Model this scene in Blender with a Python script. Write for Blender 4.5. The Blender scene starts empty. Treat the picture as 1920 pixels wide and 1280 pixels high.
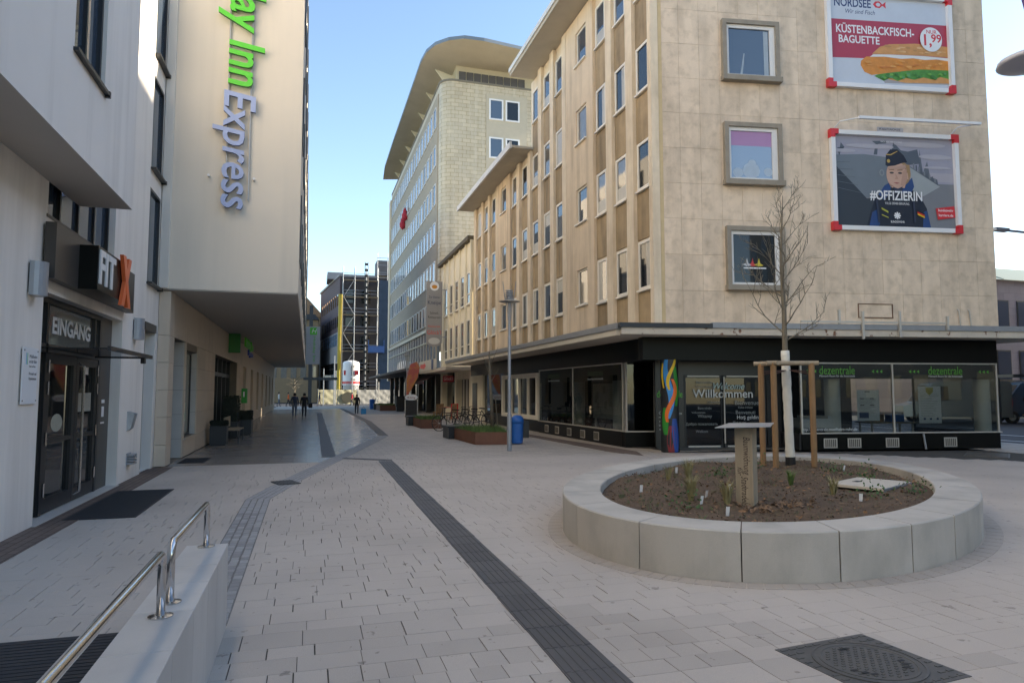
import bpy, math, random
from mathutils import Vector, Matrix
R = random.Random(7)
sc = bpy.context.scene
col = sc.collection
rad = math.radians

# ------------------------------------------------------------------ camera
CAM_H = 1.7
cam_d = bpy.data.cameras.new('camera'); cam = bpy.data.objects.new('camera', cam_d); col.objects.link(cam)
cam_d.lens = 24.06; cam_d.sensor_width = 36; cam_d.clip_end = 3000; cam_d.clip_start = 0.05
cam.location = (0, 0, CAM_H); cam.rotation_euler = (rad(90 + 4.19), 0, rad(-16.58))
sc.camera = cam
# ------------------------------------------------------------------ light
SUN_AZ, SUN_EL = 91.0, 22.0           # azimuth clockwise from +Y (the street direction)
w = bpy.data.worlds.new('World'); sc.world = w; w.use_nodes = True
wn = w.node_tree.nodes; sky = wn.new('ShaderNodeTexSky'); sky.sky_type = 'NISHITA'; sky.sun_disc = False
sky.sun_elevation = rad(SUN_EL); sky.sun_rotation = rad(SUN_AZ); sky.air_density = 1.0; sky.dust_density = 0.35; sky.ozone_density = 1.2
bg = wn['Background']; bg.inputs[1].default_value = 0.15
w.node_tree.links.new(sky.outputs[0], bg.inputs[0])
sd = bpy.data.lights.new('sun', 'SUN'); sd.energy = 5.0; sd.angle = rad(0.53); sd.color = (1, .87, .68)
so = bpy.data.objects.new('sun', sd); col.objects.link(so)
sv = Vector((math.sin(rad(SUN_AZ)) * math.cos(rad(SUN_EL)), math.cos(rad(SUN_AZ)) * math.cos(rad(SUN_EL)), math.sin(rad(SUN_EL))))
so.rotation_euler = sv.to_track_quat('Z', 'Y').to_euler(); so.location = sv * 100
sc.view_settings.view_transform = 'Standard'; sc.view_settings.look = 'None'; sc.view_settings.gamma = 1
sc.view_settings.exposure = 1.28
sc.cycles.caustics_reflective = False; sc.cycles.caustics_refractive = False

# ------------------------------------------------------------------ materials
MATS = {}
def M(name, c, rough=.7, var=.08, scale=2.0, bump=0.0, bscale=60, metal=0, spec=.5, rnd=0.0, streak=None, stk=(3, 3, .35), samt=.5,
      c2=None, c2scale=1.0, c2lo=.5, c2hi=.65, speck=0.0, spscale=150, ior=None, emit=0, brick=None, transl=0):
    if name in MATS: return MATS[name]
    m = bpy.data.materials.new(name); m.use_nodes = True; nt = m.node_tree; N = nt.nodes; L = nt.links
    b = N['Principled BSDF']; b.inputs['Roughness'].default_value = rough; b.inputs['Metallic'].default_value = metal
    b.inputs['Specular IOR Level'].default_value = spec
    if ior: b.inputs['IOR'].default_value = ior
    geo = N.new('ShaderNodeNewGeometry'); P = geo.outputs['Position']
    def noise(s, detail=4, vec=None, ro=.55):
        n = N.new('ShaderNodeTexNoise'); n.inputs['Scale'].default_value = s; n.inputs['Detail'].default_value = detail; n.inputs['Roughness'].default_value = ro
        L.new(vec or P, n.inputs['Vector']); return n.outputs['Fac']
    def ramp(f, lo, hi):
        r = N.new('ShaderNodeMapRange'); r.inputs['From Min'].default_value = lo; r.inputs['From Max'].default_value = hi; L.new(f, r.inputs['Value']); return r.outputs[0]
    def mix(f, a, bcol, mode='MIX'):
        x = N.new('ShaderNodeMix'); x.data_type = 'RGBA'; x.blend_type = mode
        for i, v in ((0, f), (6, a), (7, bcol)):
            if hasattr(v, 'is_output'): L.new(v, x.inputs[i])
            elif i == 0: x.inputs[i].default_value = v
            else: x.inputs[i].default_value = (*v, 1)
        return x.outputs[2]
    def mulv(cc, f, lo, hi):
        r = N.new('ShaderNodeMapRange'); r.inputs['To Min'].default_value = lo; r.inputs['To Max'].default_value = hi; L.new(f, r.inputs['Value'])
        v = N.new('ShaderNodeHueSaturation'); L.new(cc, v.inputs['Color']); L.new(r.outputs[0], v.inputs['Value']); return v.outputs[0]
    rgb = N.new('ShaderNodeRGB'); rgb.outputs[0].default_value = (*c, 1); cc = rgb.outputs[0]
    if c2: cc = mix(ramp(noise(c2scale, 5), c2lo, c2hi), cc, c2)
    if brick:
        bw, bh, jc, js, ax = brick
        mp = N.new('ShaderNodeMapping'); mp.inputs['Rotation'].default_value = ax
        L.new(P, mp.inputs['Vector']); bt = N.new('ShaderNodeTexBrick'); bt.inputs['Scale'].default_value = 1
        bt.inputs['Brick Width'].default_value = bw; bt.inputs['Row Height'].default_value = bh; bt.inputs['Mortar Size'].default_value = js
        bt.inputs['Color1'].default_value = (.88, .88, .88, 1); bt.inputs['Color2'].default_value = (1.06, 1.06, 1.06, 1); bt.inputs['Mortar'].default_value = (*jc, 1); bt.inputs['Mortar Smooth'].default_value = .3
        L.new(mp.outputs[0], bt.inputs['Vector']); cc = mix(1.0, cc, bt.outputs['Color'], 'MULTIPLY')
    if streak:
        mp = N.new('ShaderNodeMapping'); mp.inputs['Scale'].default_value = stk; L.new(P, mp.inputs['Vector'])
        f = ramp(noise(1.0, 6, mp.outputs[0]), .45, .72); mm = N.new('ShaderNodeMath'); mm.operation = 'MULTIPLY'; L.new(f, mm.inputs[0]); mm.inputs[1].default_value = samt
        cc = mix(mm.outputs[0], cc, streak)
    if var: cc = mulv(cc, noise(scale, 6, ro=.65), 1 - var * 2, 1 + var * 2)
    if speck: cc = mulv(cc, noise(spscale, 2), 1 - speck * 2, 1 + speck * 2)
    if rnd:
        oi = N.new('ShaderNodeObjectInfo'); cc = mulv(cc, oi.outputs['Random'], 1 - rnd, 1 + rnd)
    L.new(cc, b.inputs['Base Color'])
    if bump:
        bp = N.new('ShaderNodeBump'); bp.inputs['Strength'].default_value = 1; bp.inputs['Distance'].default_value = bump
        L.new(noise(bscale, 4), bp.inputs['Height']); L.new(bp.outputs[0], b.inputs['Normal'])
    if emit:
        L.new(cc, b.inputs['Emission Color']); b.inputs['Emission Strength'].default_value = emit
    if transl:
        pass
    MATS[name] = m; return m
def clear_glass(name, tint, ior=1.5):
    m = bpy.data.materials.new(name); m.use_nodes = True; nt = m.node_tree; N = nt.nodes; L = nt.links; N.remove(N['Principled BSDF'])
    out = N['Material Output']; fr = N.new('ShaderNodeFresnel'); ge = N.new('ShaderNodeNewGeometry'); mr = N.new('ShaderNodeMapRange'); mr.inputs['To Min'].default_value = ior; mr.inputs['To Max'].default_value = 1 / ior; L.new(ge.outputs['Backfacing'], mr.inputs['Value']); L.new(mr.outputs[0], fr.inputs['IOR'])
    t = N.new('ShaderNodeBsdfTransparent'); t.inputs[0].default_value = (*tint, 1); g = N.new('ShaderNodeBsdfGlossy'); g.inputs['Roughness'].default_value = .0
    mx = N.new('ShaderNodeMixShader'); L.new(fr.outputs[0], mx.inputs[0]); L.new(t.outputs[0], mx.inputs[1]); L.new(g.outputs[0], mx.inputs[2]); L.new(mx.outputs[0], out.inputs[0])
    return m

paver = M('concrete_paver', (.45, .395, .34), .8, .07, 1.4, .0008, 300, rnd=.08, speck=.13, spscale=220, streak=(.26, .225, .19), stk=(.7, .7, .7), samt=.45, c2=(.27, .235, .20), c2scale=7, c2lo=.65, c2hi=.68)
joint = M('joint_sand', (.07, .063, .055), .95, .2, 8)
pave_far = M('paving_far', (.45, .395, .335), .7, .06, .8, .0005, 200, speck=.06, brick=(.4, .25, (.55, .55, .55), .008, (0, 0, 0)))
pave_smooth = M('polished_paving', (.30, .27, .24), .24, .06, .7, .0004, 60, brick=(.6, .3, (.6, .6, .6), .006, (0, 0, 0)))
brown_brick = M('brown_paving_brick', (.17, .125, .10), .8, .15, 6, .001, 120, brick=(.2, .1, (.45, .4, .4), .01, (0, 0, rad(90))))
sett_m = M('granite_sett', (.30, .29, .28), .75, .10, 9, .001, 150, rnd=.18)
tact_m = M('anthracite_tactile', (.085, .08, .078), .6, .12, 5, .0005, 200, rnd=.12)
asphalt = M('asphalt', (.06, .062, .068), .8, .1, 3, .001, 200)
render_w = M('white_render', (.86, .81, .745), .85, .03, .8, .0012, 260, streak=(.60, .55, .49), stk=(2.5, 2.5, .18), samt=.5)
render_h = M('cream_render', (.74, .67, .565), .85, .025, .5, .0008, 260, streak=(.56, .52, .45), stk=(2.2, 2.2, .12), samt=.4)
render_hw = M('pale_beige_render', (.76, .72, .65), .85, .025, .5, .001, 260)
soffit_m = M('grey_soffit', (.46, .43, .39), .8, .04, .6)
stone_h = M('beige_stone_cladding', (.60, .50, .39), .55, .05, 3, .0004, 90, rnd=.06)
anth = M('anthracite_frame', (.016, .018, .021), .4, .1, 4)
anth_panel = M('anthracite_panel', (.06, .055, .05), .4, .06, 2)
dark_glass = M('dark_glass', (.012, .015, .018), .03, 0, spec=.6)
blue_glass = M('window_glass', (.04, .06, .09), .02, 0, ior=2.1)
sky_glass = M('sky_tinted_window_glass', (.20, .27, .37), .03, 0, ior=2.3)  # pale blue base colour stands in for reflected sky
pane_curt = M('window_glass_curtained', (.16, .15, .13), .04, .25, 2.5, ior=1.9)
shop_glass = clear_glass('shop_glass', (.66, .69, .68), 1.6)
door_glass = clear_glass('door_glass', (.35, .38, .40), 1.6)
lime_trav = M('travertine', (.76, .615, .455), .6, .09, 1.6, .0012, 70, rnd=.07, streak=(.40, .31, .21), stk=(2.2, 2.2, .5), samt=.5, speck=.05, spscale=45, c2=(.56, .44, .31), c2scale=3.5, c2lo=.48, c2hi=.78)
conc_A = M('weathered_concrete', (.74, .63, .47), .8, .10, 1.8, .001, 90, streak=(.38, .28, .17), stk=(3, 3, .45), samt=.42)
spandrel_m = M('stained_spandrel', (.38, .28, .16), .75, .15, 2.2, .001, 90, rnd=.15, streak=(.16, .12, .07), stk=(3, 3, .5), samt=.7)
stucco_A = M('stucco_bay', (.70, .57, .41), .85, .08, 1.5, .001, 120, streak=(.33, .25, .16), stk=(3, 3, .3), samt=.5)
conc_frame = M('grey_concrete_frame', (.30, .265, .21), .85, .14, 4, .001, 80)
white_pvc = M('white_window_frame', (.74, .73, .70), .4, .03, 3)
pvc_cream = M('cream_window_frame', (.80, .75, .65), .45, .05, 3)
canopy_top = M('zinc_edge', (.30, .31, .32), .5, .1, 4, metal=.3)
canopy_fas = M('flaking_fascia', (.56, .50, .41), .8, .1, 3, .002, 40, c2=(.17, .085, .05), c2scale=4.5, c2lo=.60, c2hi=.66)
canopy_sof = M('canopy_soffit', (.56, .51, .44), .8, .05, .8)
black_gl = M('black_polished_panel', (.006, .0065, .006), .3, .1, 2, spec=.15)
black_m = M('black_matte', (.02, .02, .02), .6, .1, 2)
alu = M('aluminium', (.55, .52, .47), .4, .04, 5, metal=.5)
steel = M('stainless_steel', (.62, .61, .60), .16, .03, 30, metal=1)
galv = M('galvanised_steel', (.33, .35, .38), .4, .06, 8, metal=.4)
white_p = M('white_paint', (.80, .80, .80), .4, .02, 3)
white_col = M('white_column', (.78, .77, .73), .5, .02, 2)
red_p = M('red_plastic', (.62, .03, .04), .35, .03, 3)
green_l = M('green_letter', (.10, .62, .03), .35, .02, 3)
blue_l = M('blue_grey_letter', (.33, .41, .66), .35, .02, 3)
letter_rim = M('dark_letter_side', (.04, .05, .09), .5, 0)
orange_l = M('orange_letter', (.80, .16, .05), .4, .02, 3)
granite_w = M('pale_granite', (.54, .515, .48), .5, .05, 1.5, .0004, 200, rnd=.06, streak=(.33, .32, .31), stk=(2, 2, .5), samt=.4, speck=.06, spscale=200)
conc_ring = M('cast_concrete', (.48, .445, .39), .75, .07, 1.3, .0006, 120, rnd=.07, streak=(.20, .19, .165), stk=(1.6, 1.6, .9), samt=.5, speck=.05, spscale=120)
soil_m = M('garden_soil', (.105, .068, .040), .95, .3, 7, .02, 25, c2=(.14, .095, .06), c2scale=28, c2lo=.55, c2hi=.7)
timber = M('oak_timber', (.27, .16, .075), .75, .12, 3, .0015, 40, streak=(.19, .115, .055), stk=(14, 14, .8), samt=.6)
timber_g = M('greyed_timber', (.36, .29, .20), .8, .12, 3, .0015, 40, streak=(.2, .17, .12), stk=(14, 14, .8), samt=.6)
bark = M('bark', (.17, .145, .105), .85, .2, 12, .002, 60)
wrap_m = M('white_trunk_wrap', (.72, .70, .62), .85, .06, 10, .004, 45)
iron = M('cast_iron', (.085, .08, .072), .55, .2, 8, .001, 90)
corten = M('corten_steel', (.17, .075, .045), .75, .15, 4, .0005, 90)
grass_m = M('grass_blade', (.10, .17, .04), .7, .25, 6)
drygrass = M('dry_grass', (.30, .27, .13), .8, .2, 6)
leaf_m = M('dark_hedge_leaf', (.012, .018, .010), .7, .3, 6)
blue_bin = M('blue_plastic', (.02, .12, .42), .45, .05, 4)
rubber = M('black_rubber', (.015, .015, .015), .6, .05, 8)
tile_m = M('glazed_tile_wall', (.55, .47, .33), .45, .06, 1.2, .0006, 40, brick=(.62, .31, (.62, .58, .5), .02, (rad(90), 0, 0)), streak=(.66, .60, .48), stk=(3, 3, .3), samt=.5)
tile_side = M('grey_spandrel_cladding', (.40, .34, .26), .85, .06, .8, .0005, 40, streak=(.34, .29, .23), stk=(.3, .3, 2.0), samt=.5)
roof_m = M('roof_concrete', (.58, .52, .40), .8, .06, .7, streak=(.42, .36, .25), stk=(.3, .3, .3), samt=.4)
metal_strip = M('roof_edge_metal', (.22, .24, .25), .4, .05, 4, metal=.6)
cream_w = M('cream_facade', (.84, .77, .60), .8, .06, 1.2, .0008, 120, streak=(.50, .44, .32), stk=(4, 4, .3), samt=.4)
purple_b = M('purple_brick', (.105, .075, .085), .8, .15, 3, brick=(.5, .17, (.8, .8, .8), .02, (rad(90), 0, 0)))
grey_clad = M('grey_cladding', (.28, .28, .29), .6, .05, 2)
net_m = M('blue_scaffold_net', (.035, .06, .10), .8, .2, 1.5)
yellow_p = M('yellow_chute', (.42, .31, .02), .5, .08, 4)
tan_w = M('tan_render', (.30, .22, .13), .85, .08, 1.5)
rooftile = M('brown_roof_tile', (.45, .27, .15), .8, .12, 5, brick=(.3, .35, (.5, .5, .5), .03, (rad(90), 0, 0)))
slate = M('slate_roof', (.05, .055, .065), .6, .1, 4)
pink_w = M('pink_grey_facade', (.42, .36, .37), .7, .05, 2, brick=(1.2, .6, (.8, .8, .8), .02, (rad(90), 0, 0)))
copper = M('green_copper_roof', (.20, .25, .20), .6, .08, 3)
banner_m = M('grey_green_tarpaulin', (.42, .40, .27), .6, .12, 2, .01, 6)
tarp_g = M('grey_tarpaulin', (.36, .36, .34), .55, .15, 2, .01, 6)
skin_m = M('skin', (.50, .30, .22), .6, .05, 10)
def cloth(n, c): return M('cloth_' + n, c, .9, .12, 12)
def flat(n, c, r=.5): return M('print_' + n, c, r, 0)

# ------------------------------------------------------------------ mesh helpers
def V(*a): return Vector(a)
class Fr:
    """local frame: a along u, b along n (outwards), c up"""
    def __init__(s, o=(0, 0, 0), u=(1, 0, 0), n=(0, 1, 0), up=(0, 0, 1)):
        s.o = Vector(o); s.u = Vector(u).normalized(); s.n = Vector(n).normalized(); s.w = Vector(up)
    def __call__(s, a, b, c): return s.o + s.u * a + s.n * b + s.w * c
WF = Fr()
def org(p):
    o = Vector((0, 0, 0))
    while p is not None: o = o + p.location; p = p.parent
    return o
def link(name, data, parent=None, label=None, cat=None, group=None, kind=None):
    o = bpy.data.objects.new(name, data); col.objects.link(o); o.parent = parent
    if label: o['label'] = label
    if cat: o['category'] = cat
    if group: o['group'] = group
    if kind: o['kind'] = kind
    return o
def thing(name, loc, label, cat, group=None):
    o = link(name, None, None, label, cat, group); o.location = loc; o.empty_display_size = .2; return o
class MB:
    def __init__(s): s.v = []; s.f = []; s.mi = []; s.cur = 0
    def add(s, vs, fs):
        k = len(s.v); s.v += [Vector(p) for p in vs]; s.f += [tuple(i + k for i in f) for f in fs]; s.mi += [s.cur] * len(fs); return s
    def box(s, x0, x1, y0, y1, z0, z1, fr=WF):
        vs = [fr(x, y, z) for z in (z0, z1) for x, y in ((x0, y0), (x1, y0), (x1, y1), (x0, y1))]
        fs = [(0, 3, 2, 1), (4, 5, 6, 7), (0, 1, 5, 4), (1, 2, 6, 5), (2, 3, 7, 6), (3, 0, 4, 7)]
        if fr.u.cross(fr.n).dot(fr.w) < 0: fs = [f[::-1] for f in fs]
        return s.add(vs, fs)
    def bev(s, x0, x1, y0, y1, z0, z1, b=.004, fr=WF):
        """box with its top edges chamfered"""
        vs = [fr(x, y, z0) for x, y in ((x0, y0), (x1, y0), (x1, y1), (x0, y1))] + [fr(x, y, z1 - b) for x, y in ((x0, y0), (x1, y0), (x1, y1), (x0, y1))] + \
             [fr(x, y, z1) for x, y in ((x0 + b, y0 + b), (x1 - b, y0 + b), (x1 - b, y1 - b), (x0 + b, y1 - b))]
        fs = [(8, 9, 10, 11)]
        for i in range(4):
            j = (i + 1) % 4; fs += [(i, j, 4 + j, 4 + i), (4 + i, 4 + j, 8 + j, 8 + i)]
        return s.add(vs, fs)
    def poly(s, pts, off, fr):
        return s.add([fr(a, off, c) for a, c in pts], [tuple(range(len(pts)))])
    def prism(s, pts, z0, z1, fr=WF):
        n = len(pts); vs = [fr(x, y, z0) for x, y in pts] + [fr(x, y, z1) for x, y in pts]
        return s.add(vs, [tuple(range(n))[::-1], tuple(range(n, 2 * n))] + [(i, (i + 1) % n, n + (i + 1) % n, n + i) for i in range(n)])
    def tube(s, pts, r, n=8, caps=True):
        pts = [Vector(p) for p in pts]; rs = r if isinstance(r, (list, tuple)) else [r] * len(pts); rings = []
        ref = None
        for i, p in enumerate(pts):
            d = (pts[min(i + 1, len(pts) - 1)] - pts[max(i - 1, 0)]).normalized()
            if ref is None: ref = d.orthogonal().normalized()
            a = (ref - d * ref.dot(d))
            a = a.normalized() if a.length > 1e-5 else d.orthogonal().normalized()
            ref = a; b = d.cross(a)
            rings.append([p + (a * math.cos(2 * math.pi * k / n) + b * math.sin(2 * math.pi * k / n)) * rs[i] for k in range(n)])
        vs = [q for ring in rings for q in ring]; fs = []
        for i in range(len(pts) - 1):
            for k in range(n): fs.append((i * n + k, i * n + (k + 1) % n, (i + 1) * n + (k + 1) % n, (i + 1) * n + k))
        if caps: fs += [tuple(range(n))[::-1], tuple(range((len(pts) - 1) * n, len(pts) * n))]
        return s.add(vs, fs)
    def lathe(s, prof, n=20, c=(0, 0, 0)):
        c = Vector(c); vs = []; fs = []
        for r, z in prof: vs += [c + V(r * math.cos(2 * math.pi * k / n), r * math.sin(2 * math.pi * k / n), z) for k in range(n)]
        for i in range(len(prof) - 1):
            for k in range(n): fs.append((i * n + k, i * n + (k + 1) % n, (i + 1) * n + (k + 1) % n, (i + 1) * n + k))
        fs += [tuple(range(n))[::-1], tuple(range((len(prof) - 1) * n, len(prof) * n))]
        return s.add(vs, fs)
    def wall(s, fr, a0, a1, c0, c1, holes, depth=.3, b=0):
        """facade sheet with rectangular openings and their reveals; front at b, reveals run back by depth"""
        A = sorted({a0, a1, *[h[0] for h in holes], *[h[1] for h in holes]}); Cc = sorted({c0, c1, *[h[2] for h in holes], *[h[3] for h in holes]})
        A = [x for x in A if a0 <= x <= a1]; Cc = [x for x in Cc if c0 <= x <= c1]
        for i in range(len(A) - 1):
            for j in range(len(Cc) - 1):
                ma = (A[i] + A[i + 1]) / 2; mc = (Cc[j] + Cc[j + 1]) / 2
                if any(h[0] < ma < h[1] and h[2] < mc < h[3] for h in holes): continue
                s.add([fr(A[i], b, Cc[j]), fr(A[i + 1], b, Cc[j]), fr(A[i + 1], b, Cc[j + 1]), fr(A[i], b, Cc[j + 1])], [(0, 1, 2, 3)])
        for h in holes:
            q = [(h[0], h[2]), (h[1], h[2]), (h[1], h[3]), (h[0], h[3])]
            for i in range(4):
                p, r = q[i], q[(i + 1) % 4]
                s.add([fr(p[0], b, p[1]), fr(r[0], b, r[1]), fr(r[0], b - depth, r[1]), fr(p[0], b - depth, p[1])], [(0, 1, 2, 3)])
        return s
    def mesh(s, name, mats, o=Vector((0, 0, 0)), smooth=False):
        me = bpy.data.meshes.new(name); me.from_pydata([p - o for p in s.v], [], s.f)
        for m in (mats if isinstance(mats, (list, tuple)) else [mats]): me.materials.append(m)
        if len(me.materials) > 1: me.polygons.foreach_set('material_index', s.mi)
        if smooth: me.polygons.foreach_set('use_smooth', [True] * len(me.polygons))
        me.update(); return me
    def build(s, name, mats, parent=None, smooth=False, label=None, cat=None, group=None, kind=None):
        return link(name, s.mesh(name, mats, org(parent), smooth), parent, label, cat, group, kind)
    def thing(s, name, mats, loc, label, cat, group=None, smooth=False):
        o = link(name, s.mesh(name, mats, Vector(loc), smooth), None, label, cat, group); o.location = loc; return o
def inst(mesh, name, parent, loc, rotz=0, **k):
    o = link(name, mesh, parent, **k); o.location = Vector(loc) - org(parent); o.rotation_euler = (0, 0, rotz); return o
TEXTS = {}
def text(body, size, fr, a, b, c, mats, parent, name='lettering', ext=.004, shear=0, align='CENTER', bold=0, sx=1, vertical=False, res=3, maxw=None):
    """flat or raised lettering; origin at (a,b,c) in the frame, reading along u (or downwards)"""
    key = (body, shear, align, bold, res)
    if key not in TEXTS:
        cu = bpy.data.curves.new('t', 'FONT'); cu.body = body; cu.size = 1; cu.shear = shear; cu.align_x = align; cu.align_y = 'CENTER'; cu.offset = bold; cu.resolution_u = res; cu.fill_mode = 'BOTH'; cu.extrude = .5
        to = bpy.data.objects.new('t', cu); me = bpy.data.meshes.new_from_object(to)
        TEXTS[key] = ([v.co.copy() for v in me.vertices], [tuple(p.vertices) for p in me.polygons]); bpy.data.objects.remove(to); bpy.data.meshes.remove(me)
    vs, fs = TEXTS[key]; mb = MB(); out = []
    if maxw and vs:
        wd = (max(p.x for p in vs) - min(p.x for p in vs)) * size
        if wd > 0: sx = maxw / wd
    for p in vs:
        x, y, z = p.x * size * sx, p.y * size, (p.z + .5) * ext
        out.append(fr(a + y, b + z, c - x) if vertical else fr(a + x, b + z, c + y))
    mb.add(out, fs)
    if isinstance(mats, (list, tuple)) and len(mats) > 1:   # face and side colours
        mb.mi = [0 if len({round((v_ - fr.o).dot(fr.n), 4) for v_ in [mb.v[i] for i in f]}) == 1 else 1 for f in mb.f]
    return mb.build(name, mats, parent)

# ================================================================== PEOPLE MESHES (made first, while the scene is small)
def each(name, mats, parent, boxes, fr=WF):
    for q in boxes: b_ = MB(); b_.box(*q, fr); b_.build(name, mats, parent)
def person_mesh(name, h, coat, trousers, hair, stride=.12, coat_len=.47, shoes=None):
    k = h / 1.75; st = stride
    P = {'pel': (0, 0, .95), 'sp': (0, .0, 1.15), 'ch': (0, .0, 1.36), 'nk': (0, .01, 1.50), 'hd': (0, .02, 1.60), 'ht': (0, .015, 1.71),
         'hl': (-.09, 0, .90), 'kl': (-.10, st * .6, .50), 'al': (-.10, st * .9 - .05, .09), 'fl': (-.10, st * .9 + .12, .04),
         'hr': (.09, 0, .90), 'kr': (.10, -st * .3, .50), 'ar': (.10, -st - .05, .10), 'fr': (.10, -st + .12, .04),
         'sl': (-.18, 0, 1.42), 'el': (-.25, -.03, 1.14), 'wl': (-.24, .07, .90), 'ml': (-.23, .10, .80),
         'sr': (.18, 0, 1.42), 'er': (.25, -.03, 1.14), 'wr': (.24, .07, .90), 'mr': (.23, .10, .80)}
    E_ = [('pel', 'sp'), ('sp', 'ch'), ('ch', 'nk'), ('nk', 'hd'), ('hd', 'ht'), ('pel', 'hl'), ('hl', 'kl'), ('kl', 'al'), ('al', 'fl'), ('pel', 'hr'), ('hr', 'kr'), ('kr', 'ar'), ('ar', 'fr'),
          ('ch', 'sl'), ('sl', 'el'), ('el', 'wl'), ('wl', 'ml'), ('ch', 'sr'), ('sr', 'er'), ('er', 'wr'), ('wr', 'mr')]
    r = dict(pel=(.17, .12), sp=(.16, .12), ch=(.17, .125), nk=(.06, .06), hd=(.085, .10), ht=(.07, .085), hl=(.10, .11), kl=(.065, .07), al=(.05, .05), fl=(.045, .035), sl=(.075, .075), el=(.055, .055), wl=(.042, .042), ml=(.03, .045))
    for s_ in ('h', 'k', 'a', 'f', 's', 'e', 'w', 'm'): r[s_ + 'r'] = r[s_ + 'l']
    ks = list(P); me = bpy.data.meshes.new(name); me.from_pydata([Vector(P[q]) * k for q in ks], [(ks.index(a), ks.index(b)) for a, b in E_], [])
    o = bpy.data.objects.new(name, me); col.objects.link(o); md = o.modifiers.new('s', 'SKIN'); md.use_smooth_shade = True
    if not me.skin_vertices: me.attributes
    lay = me.skin_vertices[0].data if me.skin_vertices else None
    for i, q in enumerate(ks): lay[i].radius = (r[q][0] * k, r[q][1] * k); lay[i].use_root = (q == 'pel')
    o.modifiers.new('d', 'SUBSURF').levels = 1
    dg = bpy.context.evaluated_depsgraph_get(); m2 = bpy.data.meshes.new_from_object(o.evaluated_get(dg)); m2.name = name
    bpy.data.objects.remove(o)
    m2.materials.clear()
    for mm in (coat, trousers, skin_m, shoes or rubber): m2.materials.append(mm)
    for p in m2.polygons:
        c = p.center / k; hand = abs(c.x) > .17 and c.z < .89
        p.material_index = 2 if (c.z > 1.50 or hand) else 0 if (c.z > 1.42 - coat_len or abs(c.x) > .2) else 3 if c.z < .1 else 1
        p.use_smooth = True
    return m2, k
def person(x, y, h, heading, coat, trousers, hairc, label, stride=.12, coat_len=.47, long_hair=False):
    me, k = person_mesh('person', h, coat, trousers, hairc, stride, coat_len)
    o = link('person', me, None, label, 'person'); o.location = (x, y, 0.002); o.rotation_euler = (0, 0, heading)
    hb = MB(); n = 10
    prof = [(.02, .135), (.07, .12), (.098, .07), (.104, .02), (.098, -.03), (.085, -.07)] + ([(.09, -.14), (.085, -.22)] if long_hair else [])
    hb.lathe([(a * k, z * k) for a, z in prof[::-1]], n, V(0, -.012, 1.625) * k)
    hair = link('hair', hb.mesh('hair', hairc, smooth=True), o)
    return o

# ================================================================== GROUND
def inview(x, y, m=0):
    a = math.degrees(math.atan2(x, y)); return -26 - m < a < 60 + m
g = MB(); g.box(-150, 200, -60, 400, -.5, -.06); g.build('ground', asphalt, kind='structure')
# paving bed and pavers of the square
FX0, FX1, FY0, FY1 = -2.9, 19.0, 1.6, 17.35
bed = MB(); bed.box(FX0 - .4, FX1, -4, FY1, -.3, -.011); bed = bed.build('pavement', joint, kind='structure')
OC, OA, OB, OT = V(6.45, 8.62, 0), 4.24, 2.58, rad(43)
def in_oval(x, y, grow=0):
    dx, dy = x - OC.x, y - OC.y; p = dx * math.cos(OT) + dy * math.sin(OT); q = -dx * math.sin(OT) + dy * math.cos(OT)
    return (p / (OA + grow)) ** 2 + (q / (OB + grow)) ** 2 < 1
def strip_x(y): return 1.69 + (y - 3.8) * .0135       # centre line of the ribbed strip
rows = []; y = FY0
while y < FY1 - .12:
    d = R.choice((.2, .3, .3, .25)); d = min(d, FY1 - y); rows.append((y, d)); y += d
pav = []
for (y, d) in rows:
    L_ = R.choice((.3, .4, .4, .2, .5)); x = FX0 - R.random() * L_
    while x < FX1:
        l = L_ * R.choice((1, 1, 1, .75)); cx, cy = x + l / 2, y + d / 2
        if inview(cx, cy) and not in_oval(cx, cy, -.12) and math.hypot(cx, cy) < 21 and not (cx > 9.6 and cy > 17.35 - (cx - 9.6) * .165):
            pav.append((cx, cy, l, d))
        x += l
pav.sort(key=lambda p: p[0] ** 2 + p[1] ** 2)
PM = {}
def paver_mesh(l, d, k):
    key = (round(l, 3), round(d, 3), k)
    if key not in PM:
        gx = (.0016, .0026, .0045)[k]; mb = MB(); mb.bev(-l / 2 + gx, l / 2 - gx, -d / 2 + .0011, d / 2 - .0011, -.09, 0, .0014); PM[key] = mb.mesh('paver', paver)
    return PM[key]
far = MB()
for i, (cx, cy, l, d) in enumerate(pav):
    dz = R.uniform(-.0014, .0006)
    if i < 300:
        o = inst(paver_mesh(l, d, R.choice((0, 0, 1, 2))), 'paver', bed, (cx, cy, dz)); o.rotation_euler = (R.uniform(-.002, .002), R.uniform(-.002, .002), 0)
    else:
        gx = R.choice((.0016, .0026, .0045)); far.bev(cx - l / 2 + gx, cx + l / 2 - gx, cy - d / 2 + .0011, cy + d / 2 - .0011, -.09, dz, .0014)
far.build('distant_pavers', paver, bed, kind='stuff')
# curved course of small pavers round the oval planter
ringp = MB(); n = 118
for i in range(n):
    t0, t1 = 2 * math.pi * (i + .03) / n, 2 * math.pi * (i + .97) / n; q = []
    for t, gq in ((t0, .015), (t1, .015), (t1, .19), (t0, .19)):
        p = V((OA + gq) * math.cos(t), (OB + gq) * math.sin(t)); q.append((OC.x + p[0] * math.cos(OT) - p[1] * math.sin(OT), OC.y + p[0] * math.sin(OT) + p[1] * math.cos(OT)))
    ringp.prism(q, -.08, .004)
ringp.build('curved_paver_course', paver, bed, kind='stuff')
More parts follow.
